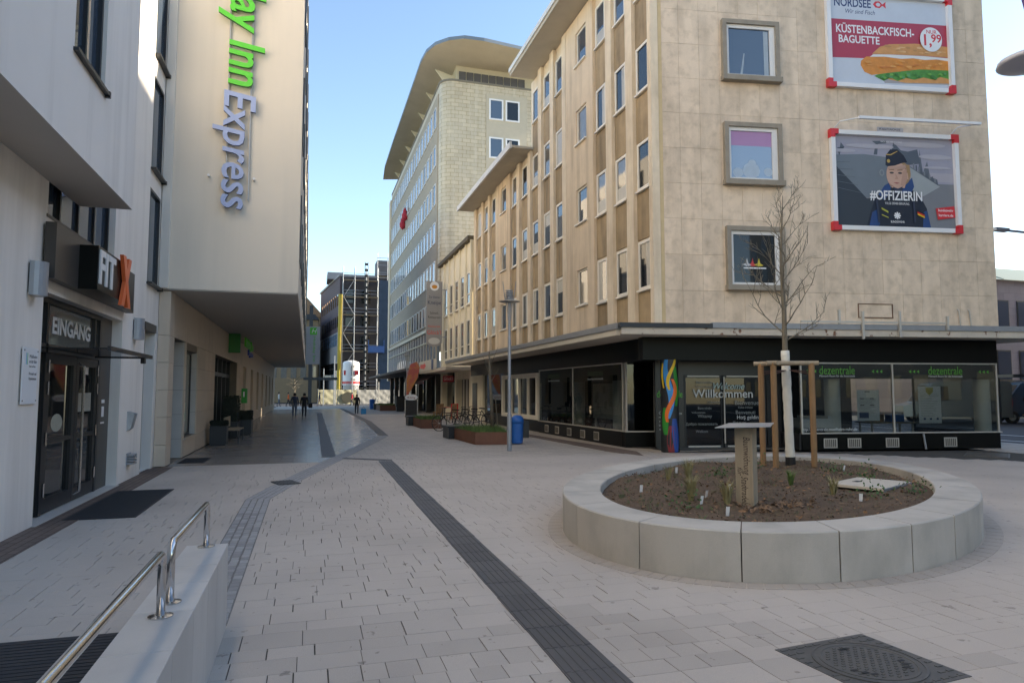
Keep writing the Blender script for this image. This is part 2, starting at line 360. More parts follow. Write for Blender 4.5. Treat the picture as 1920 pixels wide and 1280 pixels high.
# farther paving
pv = MB(); pv.box(-.5, 9.9, FY1, 70, -.3, -.006); pv.box(9.4, 9.9, 70, 90, -.3, -.006); pv.box(FX1, 22.4, -4, 17.3, -.3, -.004); pv.box(-3.35, 9.4, 70, 84, -.3, -.0065)
pv.build('side_pavement', pave_far, kind='structure')
ps = MB(); ps.prism([(-3.35, FY1), (.55, FY1), (2.85, 27), (3.33, 40), (3.3, 69.9), (-3.35, 69.9)], -.3, -.0015); ps.build('street_paving', pave_smooth, kind='structure')
ap = MB(); ap.prism([(9.4, FY1), (9.4, 17.9), (20.4, 16.1), (20.4, 15.2), (FX1, 15.4), (FX1, FY1)], -.2, .0015)
ap.build('shop_apron', pave_far, kind='structure')
bb = MB(); bb.box(-3.36, -2.88, 6.2, 17.2, -.1, .005); bb.prism([(8.05, 27.5), (8.45, 27.5), (9.05, 17.9), (8.6, 16.6), (8.25, 18.0)], -.1, .004)
bb.build('brick_edging', brown_brick, kind='structure')
rd = MB(); rd.prism([(22.4, -30), (70, -30), (120, 90), (60, 90), (22.4, 40)], -.3, -.05); rd.box(-120, 120, 84, 90.4, -.3, -.02); rd = rd.build('road', asphalt, kind='structure')
kb = MB(); kb.box(22.25, 22.42, -30, 30, -.3, .0); kb.build('kerb', granite_w, kind='structure')
ml = MB()
for i in range(7): ml.box(27 + i * 0, 27.14, 2 + i * 6, 5 + i * 6, -.05, -.045)
ml.box(24, 24.14, -10, 50, -.05, -.045); ml.build('lane_marking', white_p, rd)

# gutter of granite setts (thing of the setting): near run, bend, far run
gut = MB(); path = [V(-.72, 5.5, 0), V(-.72, 11.7, 0), V(-.28, 13.9, 0), V(2.85, 27.0, 0), V(3.33, 40, 0), V(3.3, 72, 0)]
def along(path, step):
    out = []
    for a, b in zip(path[:-1], path[1:]):
        d = (b - a); L_ = d.length; d = d / L_; t = 0
        while t < L_: out.append((a + d * t, d)); t += step
    return out
gb = MB()
for a, b in zip(path[:-1], path[1:]):
    d = (b - a).normalized(); nn = V(-d.y, d.x, 0) * .19; gb.add([a + nn + V(0, 0, .001), a - nn + V(0, 0, .001), b - nn + V(0, 0, .001), b + nn + V(0, 0, .001)], [(0, 1, 2, 3)])
gut = gb.build('gutter', M('gutter_mortar', (.17, .16, .15), .9, .15, 8), kind='structure')
sm = []
for k in range(4):
    mb = MB(); l = .043; mb.bev(-l + R.uniform(0, .006), l - R.uniform(0, .006), -.058, .058, -.04, .006, .006); sm.append(mb.mesh('sett', sett_m))
sl = []
for p, d in along(path[:4], .124):
    for k in (-1.5, -.5, .5, 1.5):
        sl.append((p + V(-d.y, d.x, 0) * k * .093 + d * (.03 if k in (-.5, 1.5) else 0), math.atan2(d.y, d.x) - math.pi / 2))
sl.sort(key=lambda q: q[0].length); fs_ = MB()
for i, (p, a) in enumerate(sl):
    if i < 160: inst(R.choice(sm), 'sett', gut, p + V(0, 0, R.uniform(-.003, .002)), a + R.uniform(-.03, .03))
    else:
        f = Fr(p, (math.cos(a), math.sin(a), 0), (-math.sin(a), math.cos(a), 0)); fs_.bev(-.042, .042, -.057, .057, -.04, .005 + R.uniform(-.003, .002), .006, f)
fs_.build('distant_setts', sett_m, gut, kind='stuff')
gr_ = MB(); f = Fr((-.36, 13.6, .008), (.95, .3, 0), (-.3, .95, 0)); gr_.box(-.2, .2, -.28, .28, 0, .012, f)
for k in range(6): gr_.box(-.17 + k * .06, -.145 + k * .06, -.24, .24, .012, .018, f)
gr_.build('drain_grate', iron, gut)

# ribbed tactile strip
def tact_mesh(L_, w_):
    mb = MB(); mb.box(-w_ / 2, w_ / 2, -L_ / 2 + .003, L_ / 2 - .003, -.04, .005)
    for k in range(6):
        x = -w_ / 2 + w_ * (k + .5) / 6; mb.bev(x - .018, x + .018, -L_ / 2 + .004, L_ / 2 - .004, .004, .010, .004)
    return mb.mesh('ribbed_slab', tact_m)
tr = thing('tactile_strip', (1.7, 4, 0), 'dark ribbed guidance strip running up the middle of the square', 'tactile paving')
tm = tact_mesh(.4, .345); y = 2.2
while y < 17.2:
    inst(tm, 'ribbed_slab', tr, (strip_x(y) + R.uniform(-.003, .003), y, R.uniform(-.001, .001)), -.0135 + R.uniform(-.004, .004)); y += .4
cb = MB(); f = Fr((2.03, 17.42, 0), (-1.1, .85, 0), (.85, 1.1, 0)); cb.box(0, 1.36, -.12, .06, -.03, .008, f); cb.build('cross_band', tact_m, tr)
tf = MB()
for k in range(6):
    x = .40 + k * .058; tf.add([V(x, 18.7, .008), V(x + .036, 18.7, .008), V(x + .40, 57, .008), V(x + .355, 57, .008)], [(0, 1, 2, 3)])
tf.add([V(.385, 18.65, .003), V(.75, 18.65, .003), V(1.12, 57, .003), V(.73, 57, .003)], [(0, 1, 2, 3)])
tf = tf.thing('tactile_strip', tact_m, (.56, 18.7, 0), 'distant ribbed guidance strip leading down the shopping street', 'tactile paving')

# manhole cover, square grate, door mats
mh = thing('manhole_cover', (3.55, 3.6, 0), 'round cast iron manhole cover in a square patterned frame', 'manhole cover')
f = Fr((3.42, 3.62, 0), (.995, .1, 0), (-.1, .995, 0)); a = MB(); a.box(-.39, .39, -.39, .39, -.03, .004, f)
for i in range(11):
    for j in range(11):
        x, y_ = -.35 + i * .07, -.35 + j * .07
        if math.hypot(x, y_) > .355: a.box(x - .024, x + .024, y_ - .011, y_ + .011, .004, .0075, f)
a.build('frame', iron, mh)
c = MB(); c.lathe([(.33, .004), (.33, .010), (.315, .0125), (.315, .009), (.29, .009), (.29, .0125), (.275, .0125), (.27, .008), (.02, .008)], 48, f(0, 0, 0))
for i in range(-8, 9):
    for j in range(-8, 9):
        x, y_ = i * .03, j * .03
        if math.hypot(x, y_) < .245 and (i + j) % 2: c.box(x - .011, x + .011, y_ - .006, y_ + .006, .008, .0115, f)
lid = c.build('lid', iron, mh)
c = MB()
for t in (200, 215, 230, 310, 325, 340, 90, 80): c.box(.21 * math.cos(rad(t)) - .022, .21 * math.cos(rad(t)) + .022, .21 * math.sin(rad(t)) - .012, .21 * math.sin(rad(t)) + .012, .0116, .0125, f)
c.build('lifting_slot', rubber, lid)
gt = MB(); f = Fr((17.6, 14.2, 0), (.8, .6, 0), (-.6, .8, 0)); gt.box(-.75, .75, -.5, .5, -.03, .004, f)
for k in range(14): gt.box(-.72 + k * .106, -.66 + k * .106, -.46, .46, .004, .012, f)
gt.thing('floor_grate', iron, (17.6, 14.2, 0), 'dark slotted metal floor grate beyond the right end of the round planter', 'grate')
def mat_thing(q, lab):
    m_ = MB(); m_.prism(q, -.02, .009); n_ = int((max(p[1] for p in q) - min(p[1] for p in q)) / .06)
    c_ = V(sum(p[0] for p in q) / 4, sum(p[1] for p in q) / 4, 0)
    for k in range(n_):
        yy = min(p[1] for p in q) + .03 + k * .06; m_.box(min(p[0] for p in q) + .03, max(p[0] for p in q) - .03, yy - .014, yy + .014, .009, .012)
    return m_.thing('door_mat', M('dark_rubber_mat', (.03, .03, .033), .8, .15, 12), c_, lab, 'door mat', 'dark entrance mats on the left')
mat_thing([(-3.08, 10.5), (-2.2, 10.5), (-2.2, 13.3), (-3.08, 13.3)], 'dark ribbed mat in front of the gym entrance door')
mat_thing([(-3.0, 4.2), (-.95, 4.2), (-.95, 5.55), (-3.0, 5.55)], 'dark mat in the bottom left corner behind the low granite wall')
mat_thing([(-2.95, 18.0), (-2.35, 18.0), (-2.35, 19.3), (-2.95, 19.3)], 'small dark mat by the first stone clad doorway under the overhang')

# ================================================================== LEFT: GYM BUILDING
LF = Fr((-3.3, 0, 0), (0, 1, 0), (1, 0, 0))          # a = world Y, b = out towards the street
gym = thing('gym_building', (-3.3, 10, 0), 'white rendered gym building with dark entrance and projecting upper storey', 'building')
holes = [(10.15, 14.1, 0.0, 3.0), (10.15, 13.35, 4.0, 5.6), (15.9, 16.9, 0, 3.15)] + [(15.9, 16.95, z, z + 2.05) for z in (4.0, 6.46, 8.97, 11.45, 13.9)]
a = MB(); a.wall(LF, -25, 17.45, 0, 17.5, holes, .21); a.build('wall', render_w, gym)
a = MB(); a.box(-25, 17.44, -12, -.30, .0, 17.45, LF); a.build('core', M('dark_core', (.03, .03, .03), .9, 0), gym)
# projecting upper volume
vh = [(8.55, 9.75, 5.55, 9.0), (4.6, 5.8, 5.75, 9.0), (0.6, 1.8, 5.75, 9)]
a = MB(); VF = Fr((-2.6, 0, 0), (0, 1, 0), (1, 0, 0)); a.wall(VF, -25, 11.4, 4.44, 17.5, vh, .22)
a.add([V(-2.6, 11.4, 4.44), V(-3.3, 11.4, 4.44), V(-3.3, 11.4, 17.5), V(-2.6, 11.4, 17.5)], [(0, 1, 2, 3)]); vol = a.build('projecting_storey', render_w, gym)
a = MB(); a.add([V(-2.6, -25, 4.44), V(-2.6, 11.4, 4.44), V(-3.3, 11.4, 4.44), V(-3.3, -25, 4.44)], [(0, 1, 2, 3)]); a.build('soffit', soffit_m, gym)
a = MB(); a.box(-3.3, -2.6, -25, 11.4, 17.5, 17.6); a.box(-15, -3.3, -25, 17.4, 17.5, 17.6); a.build('roof', galv, gym)
def gym_window(a0, a1, z0, z1, b, name='window', mull=1, sill=True):
    w_ = MB(); t = .06
    for q in ((a0, a0 + t, z0, z1), (a1 - t, a1, z0, z1), (a0 + t, a1 - t, z0, z0 + t), (a0 + t, a1 - t, z1 - t, z1)): w_.box(q[0], q[1], b - .13, b - .05, q[2], q[3], LF)
    for k in range(mull):
        m_ = a0 + (a1 - a0) * (k + 1) / (mull + 1); w_.box(m_ - .025, m_ + .025, b - .13, b - .055, z0 + t, z1 - t, LF)
    w_ = w_.build(name, anth, gym); p = MB(); p.box(a0 + .01, a1 - .01, b - .115, b - .1, z0 + .01, z1 - .01, LF); p.build('pane', blue_glass, w_)
    if sill:
        s_ = MB(); s_.box(a0 - .04, a1 + .04, b - .14, b + .06, z0 - .03, z0 + .012, LF); s_.box(a1 + .0, a1 + .045, b - .14, b + .065, z0 - .05, z0 + .03, LF); s_.build('sill', anth, w_)
for h in holes[3:]: gym_window(*h[:2], *h[2:], .05, mull=0)
for h in vh: gym_window(*h, .7, mull=1)
gym_window(10.15, 13.35, 4.0, 5.6, -.05, mull=3)
# narrow side door
d = MB(); d.box(15.9, 16.9, -.3, -.2, 0, 3.0, LF); d = d.build('side_door', anth, gym); t_ = MB(); t_.box(15.86, 16.94, -.33, .02, 3.0, 3.17, LF); t_.build('shutter_box', anth_panel, d)
# entrance: frame, two door leaves, fanlight, side light
e = MB()
for q in ((10.15, 10.32, 0, 3.0), (13.3, 13.4, 0, 3.0), (10.32, 13.3, 2.24, 2.36), (10.32, 13.3, 2.92, 3.0), (13.0, 13.06, 2.36, 2.92), (10.8, 10.88, .02, 2.92)): e.box(q[0], q[1], -.27, -.15, q[2], q[3], LF)
ent = e.build('entrance', anth, gym)
p = MB(); p.box(10.3, 13.32, -.225, -.19, 2.3, 2.96, LF); p.box(10.3, 10.82, -.225, -.19, .02, 2.3, LF); p.build('fanlight', M('fanlight_glass', (.06, .056, .05), .05, .1, 3), ent)
a = MB(); a.box(13.4, 14.1, -.27, -.17, 0, 3.0, LF); a.build('side_light', anth_panel, ent)
for y0, y1, hs in ((10.9, 12.16, -1), (12.18, 13.28, 1)):
    l_ = MB(); t = .13
    for q in ((y0, y0 + t, .03, 2.23), (y1 - t, y1, .03, 2.23), (y0 + t, y1 - t, .03, .22), (y0 + t, y1 - t, 2.1, 2.23), (y0 + t, y1 - t, .98, 1.04)): l_.box(q[0], q[1], -.25, -.16, q[2], q[3], LF)
    l_ = l_.build('door_leaf', anth, ent); p = MB(); p.box(y0 + .1, y1 - .1, -.222, -.20, .1, 2.2, LF); p.build('pane', dark_glass, l_)
    for z in (.35, 1.05, 1.75, 2.05):
        h_ = MB(); yh = y0 + .03 if hs < 0 else y1 - .03; h_.tube([LF(yh, -.145, z - .09), LF(yh, -.145, z + .09)], .016, 6); h_.build('hinge', steel, l_)
h_ = MB(); h_.tube([LF(12.26, -.16, .12), LF(12.26, -.08, .16), LF(12.26, -.08, 2.1), LF(12.26, -.16, 2.14)], .02, 8); h_.build('pull_handle', steel, ent)
for q in ((13.62, 13.8, 1.5, 1.56), (13.64, 13.78, 1.26, 1.44), (13.6, 13.82, 1.14, 1.17), (12.75, 12.9, 1.98, 2.1)):
    a = MB(); a.box(q[0], q[1], -.169 if q[0] > 13 else -.199, -.165 if q[0] > 13 else -.195, q[2], q[3], LF); a.build('door_notice', white_p, ent)
a = MB(); a.box(12.35, 13.1, -.199, -.196, 1.38, 1.68, LF); a.build('opening_hours', M('print_pale', (.35, .36, .33), .5, .2, 20), ent)
a = MB(); n = 16; a.poly([(11.5 + .24 * math.cos(6.283 * k / n), 1.25 + .13 * math.sin(6.283 * k / n)) for k in range(n)], -.197, LF); a.build('door_sticker', M('pale_sticker', (.40, .42, .36), .5, .1, 12), ent)
text('EINGANG', .33, LF, 12.0, -.188, 2.63, white_p, ent, bold=.025, maxw=1.75)
a = MB(); a.box(10.1, 14.12, -.30, .05, -.05, .012, LF); a.build('threshold', granite_w, ent)
# gym sign: dark panel and box with FITX
sg = thing('gym_sign', LF(12.7, 0, 3.2), 'dark sign panel with box reading FITX above the entrance', 'sign')
a = MB(); a.box(10.0, 14.15, .03, .16, 3.15, 3.88, LF); a.build('panel', anth_panel, sg)
a = MB(); a.box(10.93, 12.62, .16, .40, 3.15, 3.78, LF); a.build('sign_box', black_gl, sg)
text('FIT', .68, LF, 11.37, .40, 3.46, white_p, sg, ext=.02, bold=.022, maxw=.82)
for s_ in (1, -1):
    a = MB(); f = Fr(LF(12.29, .41, 3.46), (0, 1, 0), (1, 0, 0)); dx = .19; b0, b1 = (.0, .05) if s_ > 0 else (.0, .056)
    q = [(-dx * s_ - .085, -.40), (-dx * s_ + .085, -.40), (dx * s_ + .085, .40), (dx * s_ - .085, .40)]
    a.add([f(p[0], b1, p[1]) for p in q] + [f(p[0], b0, p[1]) for p in q], [(0, 1, 2, 3), (7, 6, 5, 4)] + [(k, (k + 1) % 4, 4 + (k + 1) % 4, 4 + k) for k in range(4)]); a.build('letter_x', orange_l, sg)
for y_, z0, lab in ((9.72, 2.88, 'grey half-round wall lamp left of the dark gym sign'), (15.0, 2.72, 'grey half-round wall lamp right of the dark gym sign')):
    a = MB(); pts = [(.13 * math.cos(t), .16 * math.sin(t)) for t in [math.pi * k / 10 for k in range(11)]]; a.prism([(p[0] + y_, p[1] + .02) for p in pts], z0, z0 + .42, LF)
    lt = thing('wall_lamp', LF(y_, 0, z0), lab, 'wall lamp', 'wall lamps beside the gym sign'); a.build('shade', galv, lt)
    a = MB(); a.box(y_ - .1, y_ + .1, 0, .03, z0 + .03, z0 + .39, LF); a.build('bracket', anth, lt)
pl = thing('wall_plaque', LF(9.72, 0, 1.6), 'white acrylic office plaque with small print left of the gym door', 'plaque')
a = MB(); a.box(9.5, 9.98, .02, .03, 1.55, 2.24, LF); a.build('plate', white_p, pl)
for q in ((9.53, 2.2), (9.95, 2.2), (9.53, 1.59), (9.95, 1.59)):
    a = MB(); a.tube([LF(q[0], 0, q[1]), LF(q[0], .037, q[1])], .01, 8); a.build('screw', steel, pl)
for i, (b_, s_) in enumerate((('Mülheim', .06), ('an der Ruhr', .06), ('Stadt am Fluss', .035), ('Personal- und', .05), ('Organisationsamt', .05))):
    text(b_, s_, LF, 9.70, .0305, 2.13 - i * .06 - (.03 if i > 2 else 0), flat('grey_ink', (.08, .08, .09)), pl, ext=.001, align='LEFT' , maxw=.24 if i != 2 else .2)
for k, cc in enumerate(((.05, .35, .6), (.1, .5, .2))):
    a = MB(); a.box(9.60 + k * .035, 9.615 + k * .035, .0305, .0315, 2.03, 2.17, LF); a.build('logo', flat('logo%d' % k, cc), pl)
# thin glass canopy rail over the door, door button, wall outlet
cn = thing('door_canopy', LF(11.5, 0, 2.2), 'thin dark glass canopy sticking out above the gym door', 'canopy')
a = MB(); a.box(10.3, 12.9, -.1, .72, 2.27, 2.285, LF); a.build('glass_sheet', door_glass, cn)
a = MB(); a.box(10.3, 12.9, .72, .76, 2.25, 2.31, LF); a.box(12.86, 12.9, -.1, .72, 2.255, 2.30, LF); a.build('edge_rail', anth, cn)
a = MB(); a.box(12.5, 12.6, .66, .72, 2.16, 2.25, LF); a.build('clamp', anth, cn)
a = MB(); f = LF; a.add([f(14.7, 0, .95), f(14.95, 0, .95), f(14.95, 0, 1.32), f(14.7, 0, 1.32), f(14.72, .07, 1.0), f(14.93, .07, 1.0), f(14.93, .13, 1.28), f(14.72, .13, 1.28)], [(0, 1, 5, 4), (1, 2, 6, 5), (2, 3, 7, 6), (3, 0, 4, 7), (4, 5, 6, 7)])
a.thing('key_box', galv, LF(14.8, 0, .95), 'small grey metal box on the white wall right of the gym door', 'box')
a = MB(); a.box(14.75, 15.05, 0, .02, .3, .52, LF)
for k in range(4): a.box(14.77, 15.03, .02, .13, .31 + k * .052, .345 + k * .052, LF)
a.thing('wall_vent', galv, LF(14.9, 0, .3), 'small grey slatted vent low on the white wall by the gym', 'vent')

# ================================================================== LEFT: HOTEL
HY0, HY1, HX, HZ = 17.1, 70.0, -.27, 4.02
ho = thing('hotel_building', (-3.05, 17.1, 0), 'cream hotel block overhanging the street with big vertical lettering', 'building')
a = MB(); a.box(-14, HX, HY0, HY1, HZ + .03, 16); a.build('upper_block', render_h, ho)
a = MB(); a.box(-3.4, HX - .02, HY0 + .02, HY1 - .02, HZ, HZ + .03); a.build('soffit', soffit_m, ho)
a = MB(); a.box(-3.28, -3.1, 17.0, 17.098, 4.05, 16); a.build('corner_strip', render_hw, ho)
STF = Fr((-3.05, 0, 0), (0, 1, 0), (1, 0, 0))
ops = [(17.78, 19.3, .0, 2.98), (19.55, 21.45, .5, 2.8), (25.3, 33.0, .0, 3.0)] + [(y_, y_ + 2.4, .55, 2.95) for y_ in (35.6, 40.4, 45.2, 50.0, 54.8, 59.6, 64.4)]
backing = M('stone_backing', (.22, .185, .145), .8, .1, 2)
a = MB(); a.wall(STF, 17.46, 35.4, 0, HZ, ops[:3], .45, b=-.03); a.build('ground_floor_wall', backing, ho)
a = MB(); a.wall(STF, 35.4, HY1, 0, HZ, ops[3:], .5, b=-.03); a.build('ground_floor_wall', stone_h, ho)
a = MB(); a.box(17.46, HY1, -9, -.56, 0, HZ - .02, STF); a.build('core', MATS['dark_core'], ho)
# stone cladding slabs near the camera, with the end pier
zs = [0.02, .5, 1.12, 1.74, 2.36, 2.98, 4.0]; ys = [17.46, 17.78, 19.3, 19.55, 21.45, 22.9, 23.7, 24.5, 25.3, 29.1, 33.0, 34.2, 35.4]
for i in range(len(ys) - 1):
    for j in range(len(zs) - 1):
        my, mz = (ys[i] + ys[i + 1]) / 2, (zs[j] + zs[j + 1]) / 2
        if any(o_[0] < my < o_[1] and o_[2] < mz < o_[3] for o_ in ops): continue
        s_ = MB(); s_.box(ys[i] + .004, ys[i + 1] - .004, -.028, 0, zs[j] + .004, zs[j + 1] - .004, STF); s_.build('stone_slab', stone_h, ho)
for j in range(len(zs) - 1): s_ = MB(); s_.box(-3.29, -3.05, 17.16, 17.46, zs[j] + .004, zs[j + 1] - .004); s_.build('stone_slab', stone_h, ho)
for o_ in ops[:2]:      # lining of the two openings
    for j in range(len(zs) - 2):
        if zs[j] < o_[2] - .01: continue
        z1_ = min(zs[j + 1], o_[3]); s_ = MB(); s_.box(o_[1] - .03, o_[1] + .0, -.44, -.03, zs[j] + .004, z1_ - .004, STF); s_.build('stone_slab', M('grey_stone_lining', (.52, .49, .45), .6, .05, 3), ho)
w_ = MB(); t = .06
for q in ((19.56, 19.62, .5, 2.8), (21.36, 21.42, .5, 2.8), (19.62, 21.36, .5, .56), (19.62, 21.36, 2.74, 2.8)): w_.box(q[0], q[1], -.26, -.16, q[2], q[3], STF)
w_ = w_.build('shop_window', anth, ho); p = MB(); p.box(19.6, 21.38, -.22, -.2, .52, 2.78, STF); p.build('pane', M('frosted_pane', (.40, .39, .33), .12, .05, 2), w_)
for q in ((20.2, 20.35, 1.0, 1.35), (20.5, 20.62, 1.1, 1.6), (20.75, 20.85, .9, 1.4)): p = MB(); p.box(q[0], q[1], -.2, -.196, q[2], q[3], STF); p.build('print', flat('pale_green', (.25, .5, .3)), w_)
p = MB(); p.box(19.5, 21.5, -.2, .05, .455, .498, STF); p.build('sill', stone_h, ho)
p = MB(); p.box(17.8, 19.28, -.45, -.40, 0, 2.95, STF); p.build('door', dark_glass, ho)
# hotel entrance
p = MB(); p.box(25.3, 33, -.55, -.5, 0, 3.0, STF); p.build('entrance_glass', dark_glass, ho)
p = MB()
for y_ in (25.35, 27.2, 28.6, 30.0, 31.4, 32.9): p.box(y_ - .06, y_ + .06, -.5, -.3, 0, 3, STF)
p.box(25.3, 33, -.5, -.3, 2.3, 2.45, STF); p.build('entrance_frame', anth, ho)
for k, o_ in enumerate(ops[3:]):
    w_ = MB(); w_.box(o_[0], o_[0] + .9, -.34, -.05, o_[2], o_[3], STF)
    for q in ((o_[0] + .9, o_[0] + .96, o_[2], o_[3]), (o_[1] - .06, o_[1], o_[2], o_[3])): w_.box(q[0], q[1], -.4, -.3, q[2], q[3], STF)
    w_ = w_.build('window', stone_h, ho); p = MB(); p.box(o_[0] + .9, o_[1], -.38, -.36, o_[2], o_[3], STF); p.build('pane', dark_glass, w_)
# high windows on the street side (seen only at grazing angles)
wm = MB(); f = Fr((0, 0, 0), (0, 1, 0), (1, 0, 0)); wm.box(-.6, .6, 0, .03, 0, 1.7, f); wm = wm.mesh('window', anth)
for z in (5.0, 8.1, 11.2, 13.6):
    for k in range(16): inst(wm, 'window', ho, (HX, 18.6 + k * 3.2, z))
# vertical lettering on the end face
HF = Fr((0, HY0, 0), (1, 0, 0), (0, -1, 0))
sgn = thing('hotel_lettering', (-1.6, HY0, 6), 'raised green and blue-grey hotel name running down the cream end wall', 'sign')
text('Holiday Inn', 1.12, HF, -1.60, .10, 11.08, [green_l, M('green_letter_side', (.03, .16, .015), .5, 0)], sgn, ext=.07, shear=.18, bold=.016, vertical=True, align='CENTER', maxw=4.25)
text('Express', 1.0, HF, -1.72, .10, 7.42, [blue_l, letter_rim], sgn, ext=.07, shear=.18, bold=.012, vertical=True, maxw=2.85)
a = MB()
for x in (-1.95, -1.45): a.box(x - .012, x + .012, HY0 - .07, HY0 - .03, 6.2, 14)
a.build('mounting_rail', galv, sgn)
for x in (-2.32, -1.33): a = MB(); a.tube([V(x, HY0, 6.73), V(x, HY0 - .12, 6.73)], .03, 8); a.thing('wall_spotlight', white_p, (x, HY0, 6.73), 'tiny ' + ('left' if x < -2 else 'right') + ' wall spotlight beside the word Express', 'spotlight')
# projecting light sign over the hotel door, first aid box, banner
ps_ = thing('hotel_door_sign', (-2.9, 29.3, 3.3), 'projecting green sign over the hotel entrance', 'sign')
a = MB(); a.box(-3.05, -2.62, 29.2, 29.45, 3.25, 4.0); a.build('panel', M('deep_green', (.02, .22, .04), .4, 0), ps_)
text('Holiday Inn', .5, Fr((-2.6, 0, 0), (0, 1, 0), (1, 0, 0)), 32, .06, 3.72, green_l, ps_, ext=.08, bold=.03, maxw=3.8)
text('Express', .34, Fr((-2.6, 0, 0), (0, 1, 0), (1, 0, 0)), 32.8, .06, 3.38, M('blue_letter', (.02, .05, .4), .4, 0), ps_, ext=.08, maxw=2.2)
a = MB(); a.box(-3.05, -2.8, 35.3, 35.75, 1.15, 1.85); fb = a.thing('first_aid_box', M('bright_green', (.03, .35, .05), .4, .03, 3), (-3.0, 35.5, 1.15), 'green box mounted on the hotel wall beyond the hedge', 'box')
a = MB(); a.box(-2.97, -2.9, 35.297, 35.298, 1.45, 1.7); a.build('cross', white_p, fb)
MATS['banner_grey'] = M('banner_grey', (.50, .50, .52), .7, .05, 2)
bn = thing('hanging_banner', (-.6, 40, 3.7), 'grey hanging banner with green emblem beyond the hotel overhang', 'banner')
f = Fr((0, 68.9, 0), (1, 0, 0), (0, -1, 0)); a = MB(); a.box(-.25, 1.05, 69.0, 69.06, 4.35, 8.0); a.build('cloth', MATS['banner_grey'], bn)
a = MB(); a.box(.1, .75, -.085, -.08, 7.2, 7.9, f); a.build('emblem', green_l, bn); text('H', .62, f, .43, -.078, 7.55, white_p, bn, shear=.3)
text('Holiday Inn', .34, f, .52, -.08, 5.8, green_l, bn, vertical=True, maxw=2.4)
# planters with clipped dark hedges and a bench by the hotel door
def hedge_planter(x, y, wd, dp, ph, hh, lab):
    t_ = thing('hedge_planter', (x, y, 0), lab, 'planter', 'hedge planters by the hotel door')
    a = MB(); a.prism([(x - wd / 2 * .85, y - dp / 2 * .85), (x + wd / 2 * .85, y - dp / 2 * .85), (x + wd / 2 * .85, y + dp / 2 * .85), (x - wd / 2 * .85, y + dp / 2 * .85)], .0, .05); a.box(x - wd / 2, x + wd / 2, y - dp / 2, y + dp / 2, .05, ph); a.build('pot', M('slate_blue_pot', (.025, .028, .034), .5, .08, 4), t_)
    l_ = MB(); r_ = random.Random(int(x * 100 + y))
    for _ in range(1500):
        p = V(x + r_.uniform(-.5, .5) * wd, y + r_.uniform(-.5, .5) * dp, ph + r_.uniform(-.03, 1) * hh)
        n_ = V(r_.gauss(0, 1), r_.gauss(0, 1), r_.gauss(0, 1)).normalized(); u = n_.orthogonal().normalized() * .028; v_ = n_.cross(u)
        l_.add([p - u, p - v_ * 1.0, p + u, p + v_], [(0, 1, 2, 3)])
    l_.box(x - wd * .42, x + wd * .42, y - dp * .42, y + dp * .42, ph - .05, ph + hh * .92); l_.build('hedge', leaf_m, t_)
hedge_planter(-2.68, 23.7, .5, .5, .62, .16, 'nearest slate pot with low planting beside the bench')
hedge_planter(-2.7, 27.5, .55, 1.2, .6, .95, 'slate pot with tall clipped dark hedge behind the bench')
hedge_planter(-2.35, 29.3, .5, 1.0, .6, .35, 'slate pot with low dark hedge at the far end of the bench')
bn_ = thing('bench', (-2.3, 25.3, 0), 'small dark metal bench between the hotel planters', 'bench')
a = MB()
for k in range(4): a.box(-2.6 + k * .12, -2.5 + k * .12, 24.3, 26.1, .42, .45)
a.build('seat', timber_g, bn_)
for y_ in (24.4, 26.0):
    for x in (-2.57, -2.16): a = MB(); a.box(x - .02, x + .02, y_ - .02, y_ + .02, 0, .42); a.build('leg', anth, bn_)
a = MB(); a.box(-2.62, -2.59, 24.3, 26.1, .5, .85); a.build('backrest', timber_g, bn_)

# low granite wall with stainless handrails
gw = thing('granite_wall', (-.67, 5, 0), 'low pale granite wall with slab joints at the lower left', 'wall')
yy = [5.46, 4.83, 4.41, 3.88, 3.3, 2.6, 1.9, 1.2]
for i in range(len(yy) - 1):
    a = MB(); a.bev(-.81, -.53, yy[i + 1] + .002, yy[i] - .002, -.05, .60, .004); a.build('granite_block', granite_w, gw)
hr = lambda lab: thing('handrail', (-.67, 4.7, .6), lab, 'handrail', 'handrails on the granite wall')
def rail(y0, y1, lab):
    t_ = hr(lab); X, z0, z1, r_ = -.67, .60, .905, .021; pts = [V(X, y1, z0), V(X, y1, z1 - .06)]
    for k in range(1, 6): an = math.pi / 2 * k / 5; pts.append(V(X, y1 - .06 * (1 - math.cos(an)), z1 - .06 + .06 * math.sin(an)))
    for k in range(0, 6): an = math.pi / 2 * k / 5; pts.append(V(X, y0 + .06 - .06 * math.sin(an), z1 - .06 + .06 * math.cos(an)))
    pts.append(V(X, y0, z0)); a = MB(); a.tube(pts, r_, 14); a.build('tube', steel, t_, smooth=True)
    for y_ in (y0, y1): a = MB(); a.lathe([(.058, .601), (.058, .606), (.03, .612)], 20, (X, y_, 0)); a.build('base_plate', steel, t_)
rail(4.03, 5.38, 'farther stainless handrail loop on the granite wall'); rail(1.75, 3.80, 'nearest stainless handrail loop, cut by the lower left corner')

